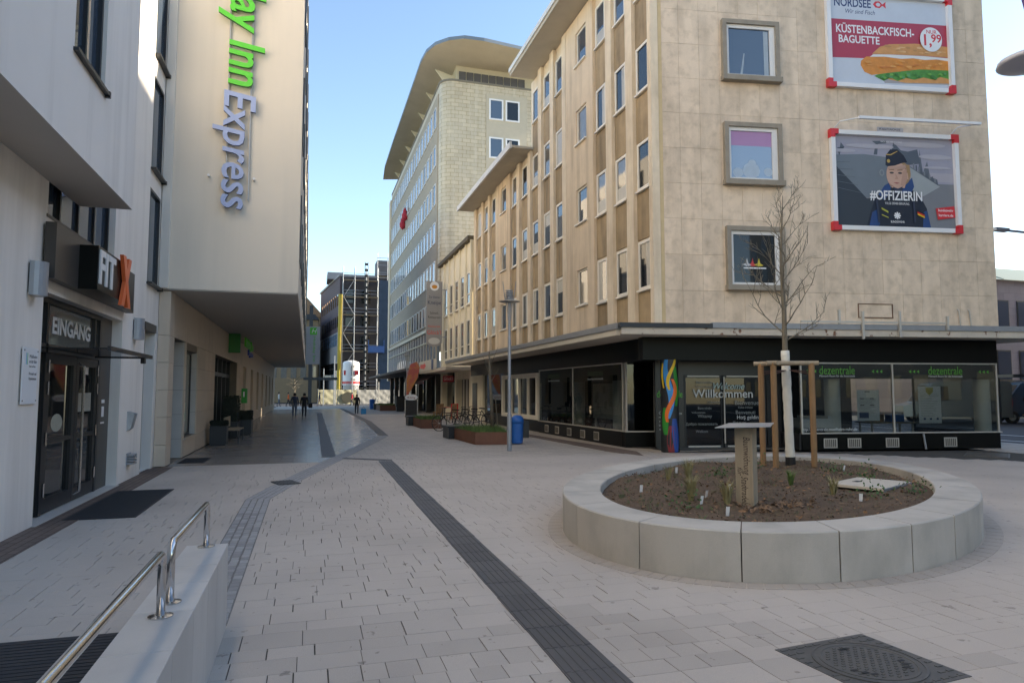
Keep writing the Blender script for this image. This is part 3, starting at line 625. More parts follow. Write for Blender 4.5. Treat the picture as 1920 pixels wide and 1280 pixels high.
# ================================================================== RIGHT: CORNER BUILDING
dB = V(.98657, -.16333, 0); nB = V(-.16333, -.98657, 0)
BF = Fr((9.2, 17.6, 0), dB, nB)                       # billboard facade: a runs right, b out towards the square
AF = Fr((9.66, 0, 0), (0, 1, 0), (-1, 0, 0))          # street facade: a = world Y, b out towards the street
def bp(s, b): p = BF(s, b, 0); return (p.x, p.y)
cb_ = thing('corner_building', (9.5, 17.55, 0), 'stained travertine corner building with fins, billboards and dark shopfront', 'building')
a = MB(); a.prism([bp(.42, -.02), bp(11.2, -.02), (21.6, 29.3), (9.66, 29.3), (9.66, 17.7)], 3.3, 15.95); a.prism([(9.66, 29.31), (21.6, 29.31), (21.6, 40.1), (9.66, 40.1)], 3.3, 12.68); a.build('wall', conc_A, cb_)
a = MB(); a.prism([(8.5, 16.9), (21.4, 14.75), (22, 28.9), (8.5, 28.9)], 15.96, 16.22); a.build('roof', M('roof_fascia', (.46, .42, .35), .8, .08, 1.5), cb_)
a = MB(); a.box(8.6, 21.6, 28.91, 40.3, 12.69, 12.8); a.build('lower_roof', MATS['roof_fascia'], cb_)
a = MB(); a.box(8.5, 8.6, 28.92, 40.4, 12.66, 12.95); a.box(8.44, 8.52, 16.9, 28.9, 16.1, 16.3); a.build('roof_edge', M('pale_roof_edge', (.60, .60, .58), .5, .05, 3), cb_)
# travertine slabs of the billboard facade
zr = [3.56 + 1.055 * k for k in range(13)]; sx_ = [.52 + .628 * k for k in range(18)]; sx_[-1] = 11.2; SM = {}
for j in range(len(zr) - 1):
    for i in range(len(sx_) - 1):
        z1 = min(zr[j + 1], 15.9); dz = R.uniform(0, .004); s_ = MB(); g_ = .003
        s_.box(sx_[i] + g_, sx_[i + 1] - g_, -.025, .018 + dz, zr[j] + g_, z1 - g_, BF); s_.build('stone_slab', lime_trav, cb_)
a = MB(); a.box(.28, .50, -.1, .05, 3.56, 15.9, BF); a.build('corner_strip', conc_A, cb_)
a = MB(); a.box(.50, .62, -.02, .03, 3.56, 15.9, BF); a.build('pale_strip', M('ochre_joint', (.62, .48, .27), .8, .1, 3), cb_)
# square windows of the billboard facade
def sq_window(z0, kind):
    f_ = MB(); s0, s1, h = 2.47, 4.27, 1.83; t = .13
    for q in ((s0, s0 + t, z0, z0 + h), (s1 - t, s1, z0, z0 + h), (s0 + t, s1 - t, z0 + h - t, z0 + h)): f_.box(q[0], q[1], 0, .16, q[2], q[3], BF)
    f_.box(s0 - .03, s1 + .03, 0, .24, z0 - .06, z0 + .09, BF); f_ = f_.build('window', conc_frame, cb_)
    w_ = MB(); t2 = .085; a0, a1, c0, c1 = s0 + t, s1 - t, z0 + .09, z0 + h - t
    for q in ((a0, a0 + t2, c0, c1), (a1 - t2 * 1.9, a1, c0, c1), (a0 + t2, a1 - t2 * 1.9, c0, c0 + t2), (a0 + t2, a1 - t2 * 1.9, c1 - t2 * 1.3, c1)): w_.box(q[0], q[1], .03, .09, q[2], q[3], BF)
    w_.build('frame', white_pvc, f_)
    p = MB(); p.box(a0 + .02, a1 - .02, .027, .048, c0 + .02, c1 - .02, BF); p.build('pane', (blue_glass, sky_glass, dark_glass)[kind], f_)
    q = MB()
    if kind == 0:
        q.poly([(a1 - .33, c0 + .1), (a1 - .19, c0 + .1), (a1 - .2, c1 - .15), (a1 - .34, c1 - .15)], .0495, BF); q.poly([(a0 + .45, c0 + .09), (a0 + .52, c0 + .09), (a0 + .60, c0 + .75), (a0 + .57, c0 + .75)], .0495, BF); q.build('curtain', M('curtain_cloth', (.35, .42, .48), .7, .1, 5), f_)
    if kind == 1:
        q.box(a0 + .09, a1 - .17, .0485, .0495, c1 - .55, c1 - .12, BF); q.build('blind', M('pink_blind', (.42, .25, .45), .6, .03, 2), f_)
        q = MB()
        for (u_, v_, r_) in ((.75, .45, .12), (.72, .22, .27), (1.25, .2, .14), (.3, .15, .16)): q.poly([(a0 + u_ + r_ * math.cos(t_ * .628), c0 + .09 + max(0, v_ + r_ * .95 * math.sin(t_ * .628))) for t_ in range(10)], .0497 + r_ * .002, BF)
        q.build('window_figurines', M('pale_figurine', (.42, .52, .62), .7, .1, 6), f_)
    if kind == 2:
        for k, (cc, u_) in enumerate((((.55, .05, .05), .62), ((.6, .5, .05), .82), ((.6, .6, .6), .45))):
            q = MB(); q.poly([(a0 + u_ - .1, c0 + .62), (a0 + u_ + .02, c0 + .66), (a0 + u_ + .06, c0 + .82), (a0 + u_ + .1, c0 + .66), (a0 + u_ + .2, c0 + .6), (a0 + u_ + .05, c0 + .57)], .0495 + k * .001, BF); q.build('sticker', flat('sticker%d' % k, cc), f_)
        q = MB(); q.box(a0 + .4, a0 + 1.1, .0495, .0505, c0 + .5, c0 + .54, BF); q.build('sticker', white_p, f_)
for z0, k in ((4.70, 2), (7.82, 1), (10.97, 0), (14.05, 0)): sq_window(z0, k)
# street facade: fins, windows, stained spandrels
rowsz = (4.75, 7.80, 10.83, 13.87)
pil = [(17.52, 17.80), (18.80, 19.28), (20.33, 20.80), (24.55, 24.97), (25.98, 26.40), (27.52, 27.95), (29.05, 29.45), (30.75, 31.2), (34.6, 35.05), (36.35, 36.75), (37.9, 38.3), (39.55, 40.1)]
for y0, y1 in pil:
    top = 15.93 if y0 < 29 else 12.67; p = MB(); p.box(y0, y1, .0, .15, 3.52, top, AF); p.build('fin', conc_A, cb_)
def strip_win(w_, h_):
    f_ = MB(); t = .085
    for q in ((-w_ / 2, -w_ / 2 + t, 0, h_), (w_ / 2 - t, w_ / 2, 0, h_), (-w_ / 2 + t, w_ / 2 - t, 0, t), (-w_ / 2 + t, w_ / 2 - t, h_ - t, h_)): f_.box(q[0], q[1], 0, .07, q[2], q[3], Fr((0, 0, 0), (0, 1, 0), (-1, 0, 0)))
    f_.box(-w_ / 2 - .03, w_ / 2 + .03, 0, .13, -.05, -.002, Fr((0, 0, 0), (0, 1, 0), (-1, 0, 0)))
    return f_.mesh('window', pvc_cream)
def pane_mesh(w_, h_, m_):
    p = MB(); p.box(-w_ / 2 + .03, w_ / 2 - .03, .005, .035, .03, h_ - .03, Fr((0, 0, 0), (0, 1, 0), (-1, 0, 0))); return p.mesh('pane', m_)
WW, WH = .82, 1.48; wmesh = strip_win(WW, WH); pm = [pane_mesh(WW, WH, m_) for m_ in (blue_glass, pane_curt, dark_glass)]
cms = []
for q in ((-.35, -.05, .07, 1.41), (.05, .35, .07, 1.41), (-.35, .35, .9, 1.41), (-.35, .35, .07, .5), (-.35, .35, .07, 1.41)):
    c_ = MB(); c_.box(q[0], q[1], .0352, .037, q[2], q[3], Fr((0, 0, 0), (0, 1, 0), (-1, 0, 0))); cms.append(c_.mesh('curtain', M('net_curtain', (.42, .40, .35), .35, .12, 7, spec=.8)))
bays = [18.28, 19.81, 21.36, 25.46, 26.96, 28.5, 30.1, 31.78, 35.7, 37.32, 38.95]
spm = {}
for bi, yb in enumerate(bays):
    for r_, z0 in enumerate(rowsz):
        if yb > 29.3 and r_ == 3: continue
        o = inst(wmesh, 'window', cb_, (9.655, yb, z0)); inst(R.choice(pm), 'pane', o, V(9.655, yb, z0))
        if R.random() < .6: inst(R.choice(cms), 'curtain', o, V(9.655, yb, z0))
        w_ = .98 if bi not in (2,) else 1.0
        lo = z0 - 1.5 if r_ else 3.55; key = round(z0 - .06 - lo, 2)
        if key not in spm: s_ = MB(); s_.box(-.5, .5, 0, .035, 0, key, Fr((0, 0, 0), (0, 1, 0), (-1, 0, 0))); spm[key] = s_.mesh('spandrel', spandrel_m)
        inst(spm[key], 'spandrel', cb_, (9.658, yb, lo))
# flush stucco bays with deep set windows
for y0, y1, yc, top, nr in ((21.9, 24.54, 23.0, 15.93, 4), (32.35, 34.59, 33.55, 12.67, 3)):
    hs = [(yc - .5, yc + .5, z0 + .1, z0 + 1.42) for z0 in rowsz[:nr]]
    p = MB(); p.wall(AF, y0, y1, 3.52, top, hs, .13, b=.14); p.add([AF(y0, .14, 3.52), AF(y0, 0, 3.52), AF(y0, 0, top), AF(y0, .14, top)], [(0, 1, 2, 3)]); p.build('stucco_bay', stucco_A, cb_)
    for z0 in rowsz[:nr]:
        o = MB(); t = .07; h = (yc - .5, yc + .5, z0 + .1, z0 + 1.42)
        for q in ((h[0], h[0] + t, h[2], h[3]), (h[1] - t, h[1], h[2], h[3]), (h[0] + t, h[1] - t, h[2], h[2] + t), (h[0] + t, h[1] - t, h[3] - t, h[3])): o.box(q[0], q[1], .02, .08, q[2], q[3], AF)
        o.box(h[0] - .04, h[1] + .04, .1, .22, h[2] - .05, h[2] + .003, AF); o = o.build('window', pvc_cream, cb_); p = MB(); p.box(h[0] + .03, h[1] - .03, .03, .05, h[2] + .03, h[3] - .03, AF); p.build('pane', R.choice((blue_glass, pane_curt)), o)
# canopy running round the corner
a = MB(); a.prism([(7.95, 16.48), (21.6, 14.22), (21.6, 17), (9.62, 18.6), (9.62, 40.1), (7.95, 40.1)], 3.26, 3.42); a.build('canopy', canopy_sof, cb_)
CF = Fr((7.9, 16.4, 0), dB, nB)
a = MB(); a.box(0, 14, -.06, .0, 3.22, 3.40, CF); a.build('flaking_fascia', canopy_fas, cb_)
a = MB(); a.box(2.5, 14, -.12, .04, 3.402, 3.55, CF); a.build('gutter', canopy_top, cb_)
a = MB(); a.box(-.06, 2.5, -.12, .05, 3.402, 3.52, CF); a.build('black_gutter', M('bitumen', (.025, .03, .035), .5, .2, 6), cb_)
a = MB(); a.box(7.84, 7.95, 16.6, 40.1, 3.20, 3.36); a.build('street_fascia', M('pale_fascia', (.58, .53, .44), .7, .06, 3), cb_)
a = MB(); a.box(7.80, 8.0, 16.55, 40.15, 3.362, 3.52); a.build('street_gutter', canopy_top, cb_)
# leftover sign brackets on the canopy
for s_, z0, z1, b in ((6.8, 3.14, 3.9, .10), (7.9, 3.2, 3.92, .10), (6.2, 3.56, 3.95, -.05), (9.35, 3.42, 3.8, .10)):
    a = MB(); a.box(s_ - .03, s_ + .03, b - .04, b + .02, z0, z1, CF); a.build('sign_bracket', alu, cb_)
a = MB(); a.box(5.0, 9.4, .045, .085, 3.58, 3.63, CF); a.build('bracket_rail', alu, cb_)
a = MB()
for q in ((6.57, 7.69, 4.3, 4.32), (6.57, 7.69, 3.89, 3.91), (6.57, 6.59, 3.91, 4.3), (7.67, 7.69, 3.91, 4.3)): a.box(q[0], q[1], .02, .05, q[2], q[3], BF)
a.build('rusty_outline', M('rusty_metal', (.16, .08, .045), .8, .2, 8), cb_)
a = MB(); a.box(6.6, 7.66, .022, .034, 3.92, 4.29, BF); a.build('sign_backing', lime_trav, cb_)
for s_ in (9.9, 10.25): a = MB(); a.tube([BF(s_, .06, 3.56), BF(s_ - .06, .06, 4.15), BF(s_ - .06, .0, 4.2)], .02, 6); a.build('conduit', alu, cb_)
# --- ground floor shop
SFY = 19.4
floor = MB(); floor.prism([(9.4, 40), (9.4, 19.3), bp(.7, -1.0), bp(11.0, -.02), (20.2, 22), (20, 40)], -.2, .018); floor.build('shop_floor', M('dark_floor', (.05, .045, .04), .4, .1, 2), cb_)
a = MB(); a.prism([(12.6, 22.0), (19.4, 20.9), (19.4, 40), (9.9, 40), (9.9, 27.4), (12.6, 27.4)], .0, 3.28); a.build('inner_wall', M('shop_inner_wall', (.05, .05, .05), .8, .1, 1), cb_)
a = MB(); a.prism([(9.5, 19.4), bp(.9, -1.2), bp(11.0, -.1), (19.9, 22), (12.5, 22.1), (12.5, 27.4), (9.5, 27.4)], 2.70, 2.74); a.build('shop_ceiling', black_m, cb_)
# black bands and plinths
a = MB(); a.box(4.68, 11.06, -.25, .03, 0, .47, BF); a.box(4.68, 11.06, -.25, .05, 2.56, 3.25, BF); a.box(-.1, 4.68, -.3, .10, 2.60, 3.25, BF)
a.box(9.33, 9.6, 19.4, 27.4, 0, .47); a.box(9.33, 9.6, 17.7, 40, 2.60, 3.25); a.prism([(9.34, 19.39), (9.34, 19.2), (10.22, 18.98), (10.22, 19.2)], 0, .47); a.build('black_cladding', black_gl, cb_)
each('sill', alu, cb_, [(4.66, 11.1, -.1, .06, .472, .505)], BF); each('sill', alu, cb_, [(9.29, 9.5, 19.31, 27.4, .472, .505)]); a = MB(); a.prism([(9.29, 19.3), (9.31, 19.13), (10.24, 18.92), (10.24, 19.05), (9.5, 19.3)], .472, .505); a.build('sill', alu, cb_)
each('window_bar', alu, cb_, [(s_ - .025, s_ + .025, -.04, .02, .505, 2.52) for s_ in (4.70, 7.61, 11.04)] + [(4.7, 11.06, -.03, .03, 2.52, 2.56)], BF)
each('window_bar', alu, cb_, [(9.33, 9.38, y_ - .03, y_ + .03, .505, 2.56) for y_ in (19.38, 23.55, 27.35)] + [(9.33, 9.37, 19.4, 27.4, 2.56, 2.6), (10.19, 10.24, 18.95, 19.0, .505, 2.6), (9.34, 9.39, 19.16, 19.21, .505, 2.6)])
for q, fr_ in (((4.72, 7.585), BF), ((7.635, 11.02), BF)):
    a = MB(); a.box(q[0], q[1], -.012, -.002, .505, 2.53, fr_); a.build('shop_pane', shop_glass, cb_)
a = MB(); a.box(9.352, 9.36, 19.38, 23.52, .505, 2.57); a.build('shop_pane', shop_glass, cb_); a = MB(); a.box(9.352, 9.36, 23.58, 27.32, .505, 2.57); a.build('shop_pane', shop_glass, cb_)
a = MB(); a.prism([(9.37, 19.18), (9.37, 19.17), (10.2, 18.97), (10.2, 18.98)], .505, 2.6); a.build('shop_pane', shop_glass, cb_)
SE = Fr(BF(11.05, 0, 0), -nB, dB); a = MB(); a.box(.03, 3.6, -.012, -.004, .1, 2.55, SE); a.build('end_pane', shop_glass, cb_)
a = MB(); a.box(0, 3.6, -.05, .01, 0, .47, SE); a.box(3.55, 3.62, -.05, .0, .47, 2.6, SE); a.box(0, 3.6, -.04, .0, 2.56, 3.2, SE); a.build('end_frame', black_gl, cb_)
# door recess
a = MB(); a.box(.66, 1.55, -1.2, -1.08, 0, 2.7, BF); a.box(4.2, 4.68, -1.2, -1.08, 0, 2.7, BF); a.box(1.55, 4.2, -1.2, -1.08, 2.2, 2.7, BF); a.box(4.62, 4.68, -1.08, -.02, 0, .47, BF); a.build('entrance_panel', M('dark_shop_panel', (.022, .024, .027), .3, .1, 2), cb_)
a = MB(); a.box(4.655, 4.665, -1.07, -.03, .47, 2.6, BF); a.build('return_pane', shop_glass, cb_)
for s0, s1 in ((1.57, 2.78), (2.82, 4.18)):
    d_ = MB()
    for q in ((s0, s0 + .05, .02, 2.2), (s1 - .05, s1, .02, 2.2), (s0 + .05, s1 - .05, .02, .1), (s0 + .05, s1 - .05, 2.12, 2.2)): d_.box(q[0], q[1], -1.16, -1.1, q[2], q[3], BF)
    d_ = d_.build('shop_door', anth, cb_); p = MB(); p.box(s0 + .03, s1 - .03, -1.135, -1.125, .05, 2.18, BF); p.build('pane', door_glass, d_)
    p = MB(); p.box(s0 + .1, s1 - .1, -1.1, -1.08, .03, .075, BF); p.box(s0 + .1, s1 - .1, -1.1, -1.08, 2.15, 2.185, BF); p.build('door_rail', alu, d_)
    text_parent = d_
p = MB(); p.tube([BF(2.80, -1.02, .15), BF(2.80, -1.02, 2.15)], .022, 8); p.build('door_pull', alu, cb_)
tg = M('vinyl_white', (.62, .66, .66), .5, 0); tg2 = M('vinyl_grey', (.25, .28, .28), .5, 0); tg3 = M('vinyl_teal', (.40, .55, .55), .5, 0)
def dtext(b_, sz, s_, z, m_, **k): text(b_, sz, BF, s_, -1.085, z, m_, cb_, name='door_lettering', ext=.002, **k)
dtext('Willkommen', .36, 2.80, 1.63, tg, bold=.01, maxw=1.92); dtext('Welcome', .28, 2.95, 1.86, tg3, shear=.35, bold=.012, maxw=1.0)
for b_, sz, s_, z, m_ in (('Bienvenue', .19, 3.55, 1.36, tg2), ('Benvenuti', .16, 3.5, 1.07, tg2), ('Hoş geldiniz', .16, 3.62, .92, tg), ('Witamy', .14, 2.2, .96, tg2), ('Bienvenida', .12, 2.2, 1.98, tg2), ('Добро пожаловать', .11, 2.1, .72, tg2),
                         ('Selamat datang', .09, 2.2, 1.85, tg2), ('Kalos irthate', .09, 3.5, 1.22, tg2), ('Bem-vindo', .10, 2.2, 1.20, tg2), ('Mirë se vini', .09, 3.3, .77, tg2), ('Dobrodošli', .09, 2.5, 1.38, tg2), ('Velkommen', .09, 2.0, 1.07, tg2), ('Welkom', .11, 2.1, .5, tg2), ('Tervetuloa', .08, 3.1, .62, tg2)): dtext(b_, sz, s_, z, m_)
text('dezentrale', .3, BF, 1.1, -1.07, 1.62, green_l, cb_, name='door_lettering', ext=.002, maxw=.8)
for i, b_ in enumerate(('Öffnungszeiten', 'Mittwoch', '14 – 18 Uhr', 'Donnerstag', '10 – 14 Uhr')): text(b_, .12 if i == 0 else .07, BF, .75, -1.07, 1.05 - i * .12, tg, cb_, name='door_lettering', ext=.002, align='LEFT')
# green vinyl on the shop panes
vin = M('vinyl_green', (.10, .36, .04), .5, 0)
a = MB(); a.box(4.75, 11.0, -.03, -.02, 2.08, 2.51, BF); a.box(9.365, 9.375, 19.45, 27.3, 2.05, 2.55); a.build('dark_film', M('dark_film', (.03, .033, .035), .5, 0), cb_)
for s_ in (5.85, 9.35):
    text('dezentrale', .36, BF, s_, .003, 2.32, vin, cb_, name='pane_lettering', ext=.002, maxw=1.12); text('Mitmach-Raum für die Innenstadt', .085, BF, s_, .003, 2.16, tg, cb_, name='pane_lettering', ext=.002, maxw=1.12)
for s_ in (4.85, 6.95, 8.15, 10.45):
    p = MB()
    for k in range(3): p.poly([(s_ + k * .13, 2.3), (s_ + k * .13 + .08, 2.35), (s_ + k * .13 + .08, 2.25)], .003, BF)
    p.build('arrow_print', vin, cb_)
text('http://dezentrale.muelheim-ruhr.de', .13, BF, 5.55, .003, .6, tg, cb_, name='pane_lettering', ext=.002, maxw=1.75)
AT = Fr((9.35, 0, 0), (0, -1, 0), (-1, 0, 0))
for y_ in (21.5, 25.6): text('dezentrale', .3, AT, -y_, .004, 2.33, M('vinyl_dull_green', (.10, .14, .07), .5, 0), cb_, name='pane_lettering', ext=.002, maxw=1.3); text('Mitmach-Raum für die Innenstadt', .09, AT, -y_, .004, 2.13, tg, cb_, name='pane_lettering', ext=.002, maxw=1.3)
# plinth vents
def vent(s_, z0, fr_=BF, b=.03):
    v_ = MB(); v_.box(s_, s_ + .42, b, b + .012, z0, z0 + .28, fr_)
    v_ = v_.build('vent', alu, cb_); q = MB()
    for k in range(6): q.box(s_ + .04 + k * .06, s_ + .075 + k * .06, b + .012, b + .02, z0 + .03, z0 + .25, fr_)
    q.build('vent_slat', M('vent_dark', (.12, .11, .09), .6, .1, 8), v_)
for s_ in (5.34, 6.09, 7.3, 9.18): vent(s_, .06)
AV = Fr((9.33, 0, 0), (0, -1, 0), (-1, 0, 0))
for y_ in (21.6, 22.8, 24.1, 25.4, 26.6): vent(-y_, .08, AV, .002)
p = MB(); p.tube([BF(8.55, .08, 0), BF(8.5, .06, .45)], .03, 6); p.build('standpipe', galv, cb_)
# things inside the shop
for i, (s_, b) in enumerate(((5.98, -.5), (10.80, -.32))):
    c = BF(s_, b, 0); a = MB(); a.lathe([(.225, .02), (.225, 2.7)], 28, (c.x, c.y, 0)); a.build('round_column', white_col, cb_, smooth=False)
for y_ in (20.6, 24.3):
    a = MB(); a.lathe([(.24, .02), (.24, 2.7)], 24, (10.3, y_ + 1, 0)); a.build('round_column', white_col, cb_)
def poster(s0, s1, z0, z1, lab, kind):
    t_ = thing('poster', BF((s0 + s1) / 2, -.03, z0), lab, 'poster', 'posters behind the shop panes'); a = MB(); a.box(s0, s1, -.035, -.031, z0, z1, BF); a.build('sheet', white_p, t_)
    ink = flat('soft_ink', (.35, .36, .38)); a = MB(); r_ = random.Random(kind)
    for k in range(14):
        z = z1 - .25 - k * (z1 - z0 - .4) / 14
        a.box(s0 + .07, s0 + .07 + (s1 - s0 - .14) * r_.uniform(.6, 1), -.0308, -.030, z, z + .012, BF)
    a.build('print', ink, t_); a = MB()
    if kind == 1:
        a.box(s0 + .06, s0 + .36, -.0308, -.0295, z0 + .08, z0 + .25, BF); a.build('photo_print', flat('navy', (.06, .09, .2)), t_)
        a = MB(); a.box(s0 + .25, s0 + .42, -.0308, -.0295, z1 - .06, z1 - .035, BF)
        for u_, v_ in ((.1, .3), (.42, .3), (.1, .5), (.42, .5)): a.box(s0 + u_, s0 + u_ + .13, -.0308, -.0294, z1 - v_ + .035, z1 - v_ + .06, BF)
        a.build('heading_print', flat('black_ink', (.02, .02, .02)), t_)
    else:
        m_ = (s0 + s1) / 2 ; a.poly([(m_ - .13, z1 - .04), (m_ + .13, z1 - .04), (m_ + .11, z1 - .18), (m_, z1 - .27), (m_ - .11, z1 - .18)], -.0295, BF); a.build('emblem_print', flat('ochre', (.5, .42, .05)), t_)
        a = MB(); 
        for u_ in (.15, .35, .57): a.box(s0 + u_, s0 + u_ + .07, -.0308, -.0295, z0 + .1, z0 + .16, BF)
        a.build('photo_print', flat('navy', (.06, .09, .2)), t_)
poster(6.47, 7.18, .84, 1.75, 'white text poster on the left shop pane beside the column', 1)
poster(8.45, 9.19, .76, 1.86, 'white poster with yellow crest on the right shop pane', 2)
wb = thing('pinboard', (10.2, 22.8, .02), 'pale pinboards with notices inside the street side shop window', 'pinboard'); a = MB(); a.box(10.6, 10.64, 21.5, 24.6, .7, 2.0); a.build('board', M('pale_board', (.5, .5, .46), .6, .08, 3), wb); a = MB()
for k in range(14): yy_ = R.uniform(21.6, 24.2); zz = R.uniform(.8, 1.7); a.box(10.59, 10.598, yy_, yy_ + .21, zz, zz + .28)
a.build('notice', M('notice_paper', (.25, .25, .24), .6, .3, 4), wb); a = MB()
for y_ in (21.7, 24.4): a.box(10.6, 10.64, y_ - .03, y_ + .03, .02, .7)
a.build('leg', alu, wb)
bx = thing('display_bench', BF(5.3, -.6, 0), 'white low display box inside the shop window behind the stakes', 'display box'); a = MB(); a.box(4.9, 6.1, -.95, -.3, .62, .9, BF); a.box(5.1, 5.25, -.95, -.3, .9, .98, BF); a.box(5.7, 5.85, -.95, -.3, .9, .98, BF); a.build('box', white_p, bx); a = MB(); a.box(4.95, 5.0, -.9, -.35, .02, .62, BF); a.box(6.0, 6.05, -.9, -.35, .02, .62, BF); a.build('leg', alu, bx)
tb = thing('shop_table', BF(8.3, -1.6, 0), 'dim table with boxes inside the right shop window', 'table'); a = MB(); a.box(7.7, 9.3, -2.0, -1.2, .70, .74, BF); a.build('tabletop', timber_g, tb)
for s_, b in ((7.8, -1.9), (7.8, -1.3), (9.2, -1.9), (9.2, -1.3)): a = MB(); a.box(s_ - .025, s_ + .025, b - .025, b + .025, .02, .7, BF); a.build('leg', alu, tb)
for s_, c_ in ((7.9, timber), (8.6, blue_bin)): a = MB(); a.prism([(s_ - .03, -1.75), (s_ + .43, -1.75), (s_ + .43, -1.45), (s_ - .03, -1.45)], .741, .98, BF); a.thing('storage_box', c_, BF(s_ + .2, -1.6, .741), ('brown' if c_ is timber else 'blue') + ' storage box on the table inside the shop', 'box')
# beige window frame, farther shop bays of the street side
a = MB()
for q in ((27.5, 27.75, .5, 2.5), (32.85, 33.1, .5, 2.5)): a.box(9.3, 9.5, q[0], q[1], q[2], q[3])
for y_ in (29.0, 30.3, 31.6): a.box(9.34, 9.46, y_ - .09, y_ + .09, .68, 2.3)
a.box(9.3, 9.5, 27.75, 32.85, .5, .68); a.box(9.3, 9.5, 27.75, 32.85, 2.3, 2.5); wf = a.build('wide_window', pvc_cream, cb_)
a = MB(); a.box(9.42, 9.44, 27.7, 32.9, .6, 2.4); a.build('pane', dark_glass, wf)
a = MB(); a.box(9.42, 9.6, 27.42, 33.15, 0, .49); a.box(9.42, 9.6, 27.42, 33.15, 2.505, 2.6); a.box(9.45, 9.6, 33.15, 37, 0, .6); a.build('black_cladding', black_gl, cb_)
a = MB(); a.box(9.44, 9.46, 33.15, 37, .6, 2.6); a.build('shop_pane', dark_glass, cb_)
a = MB(); a.box(9.3, 9.65, 37, 40.1, 0, 2.62); a.build('stone_pier', cream_w, cb_)
a = MB(); a.box(9.27, 9.3, 38.2, 39.3, .05, 2.2); a.build('side_door', anth_panel, cb_)
# painted pillar at the corner
pc = BF(.66, .12, 0); pp = thing('painted_pillar', (pc.x, pc.y, 0), 'pillar painted with orange, blue, green and yellow waves at the shop corner', 'pillar')
pm_ = M('pillar_black', (.018, .02, .022), .4, .1, 3); a = MB(); rr = .255; a.lathe([(rr, .012), (rr, 2.6)], 32, (pc.x, pc.y, 0)); a.build('shaft', pm_, pp, smooth=False)
def wave(name, colr, base, amp, fr_, ph, wd, z0, z1, rr_):
    m_ = MB(); n_ = 30; vs = []
    for i in range(n_ + 1):
        z = z0 + (z1 - z0) * i / n_; t = (z - z0) / (z1 - z0); c_ = base + amp * math.sin(fr_ * z + ph); h_ = wd * (.55 + .45 * math.sin(math.pi * min(1, max(0, t)))) 
        for k in range(4):
            an = c_ - h_ + 2 * h_ * k / 3; vs.append(V(pc.x + rr_ * math.cos(an), pc.y + rr_ * math.sin(an), z))
    m_.add(vs, [(i * 4 + k, i * 4 + k + 1, i * 4 + k + 5, i * 4 + k + 4) for i in range(n_) for k in range(3)]); m_.build(name, colr, pp)
ca = math.atan2(-pc.y, -pc.x)     # side that faces the square
W_ = lambda n_, c_: M('paint_' + n_, c_, .45, .08, 5)
wave('painted_wave', W_('dark_red', (.22, .02, .025)), ca + .1, .12, 3, 0, .55, .02, .75, rr + .002); wave('painted_wave', W_('dark_blue', (.02, .07, .30)), ca + .62, .1, 4, 1, .42, .02, .95, rr + .003)
wave('painted_wave', W_('green', (.03, .25, .03)), ca - .45, .12, 3, 2, .40, .5, 1.25, rr + .004); wave('painted_wave', W_('blue', (.04, .26, .62)), ca - .1, .33, 3.6, 2.6, .36, .95, 2.6, rr + .005)
wave('painted_wave', W_('orange', (.75, .16, .02)), ca + .15, .5, 4.2, .5, .26, .85, 2.05, rr + .007); wave('painted_wave', W_('yellow', (.72, .48, .02)), ca + .25, .42, 4.5, 2.2, .2, 1.75, 2.6, rr + .008)
wave('painted_wave', W_('green', (.03, .25, .03)), ca + .75, .15, 4, 1, .28, 1.3, 2.4, rr + .006); wave('painted_wave', W_('yellow', (.72, .48, .02)), ca - .7, .15, 5, 0, .14, 1.8, 2.5, rr + .009)

# ------------------------------------------------------------------ billboards
def billboard(z0, z1, lab):
    t_ = thing('billboard', BF(7.9, 0, z0), lab, 'billboard', 'billboards on the stone wall'); s0, s1 = 5.82, 10.01; q = .13; a = MB()
    for r_ in ((s0, s0 + q, z0 + .24, z1 - .24), (s1 - q, s1, z0 + .24, z1 - .24), (s0 + .24, s1 - .24, z0, z0 + q), (s0 + .24, s1 - .24, z1 - q, z1)): a.box(r_[0], r_[1], .03, .17, r_[2], r_[3], BF)
    a.build('frame', white_p, t_); a = MB()
    for sx_0, zz_0, hx, hz in ((s0, z0, 1, 1), (s1, z0, -1, 1), (s0, z1, 1, -1), (s1, z1, -1, -1)):
        L6 = [(-.02, -.02), (.24, -.02), (.24, q), (q, q), (q, .24), (-.02, .24)]; cp_ = MB(); pv_ = [(sx_0 + hx * p[0], zz_0 + hz * p[1]) for p in L6]; cp_.add([BF(p[0], .18, p[1]) for p in pv_] + [BF(p[0], .025, p[1]) for p in pv_], [(0, 1, 2, 3), (0, 3, 4, 5), (9, 8, 7, 6), (11, 10, 9, 6)] + [(k, (k + 1) % 6, 6 + (k + 1) % 6, 6 + k) for k in range(6)]); cp_.build('corner_cap', red_p, t_)
    return t_, s0 + q, s1 - q, z0 + q, z1 - q
class Art:
    def __init__(s, t_, s0, s1, z0, z1): s.t = t_; s.q = (s0, s1, z0, z1); s.k = 0
    def xy(s, u, v): return (s.q[0] + u * (s.q[1] - s.q[0]), s.q[2] + v * (s.q[3] - s.q[2]))
    def poly(s, pts, c, nm='print'):
        s.k += 1; a = MB(); a.poly([s.xy(*p) for p in pts], .06 + s.k * .0004, BF); a.build(nm, c, s.t)
    def ell(s, u, v, ru, rv, c, a0=0, a1=360, n=28): s.poly([(u + ru * math.cos(rad(a0 + (a1 - a0) * i / n)), v + rv * math.sin(rad(a0 + (a1 - a0) * i / n))) for i in range(n + (0 if a1 - a0 == 360 else 1))], c)
    def txt(s, b_, sz, u, v, c, **k): s.k += 1; x, z = s.xy(u, v); text(b_, sz, BF, x, .06 + s.k * .0004, z, c, s.t, name='print_lettering', ext=.0003, **k)
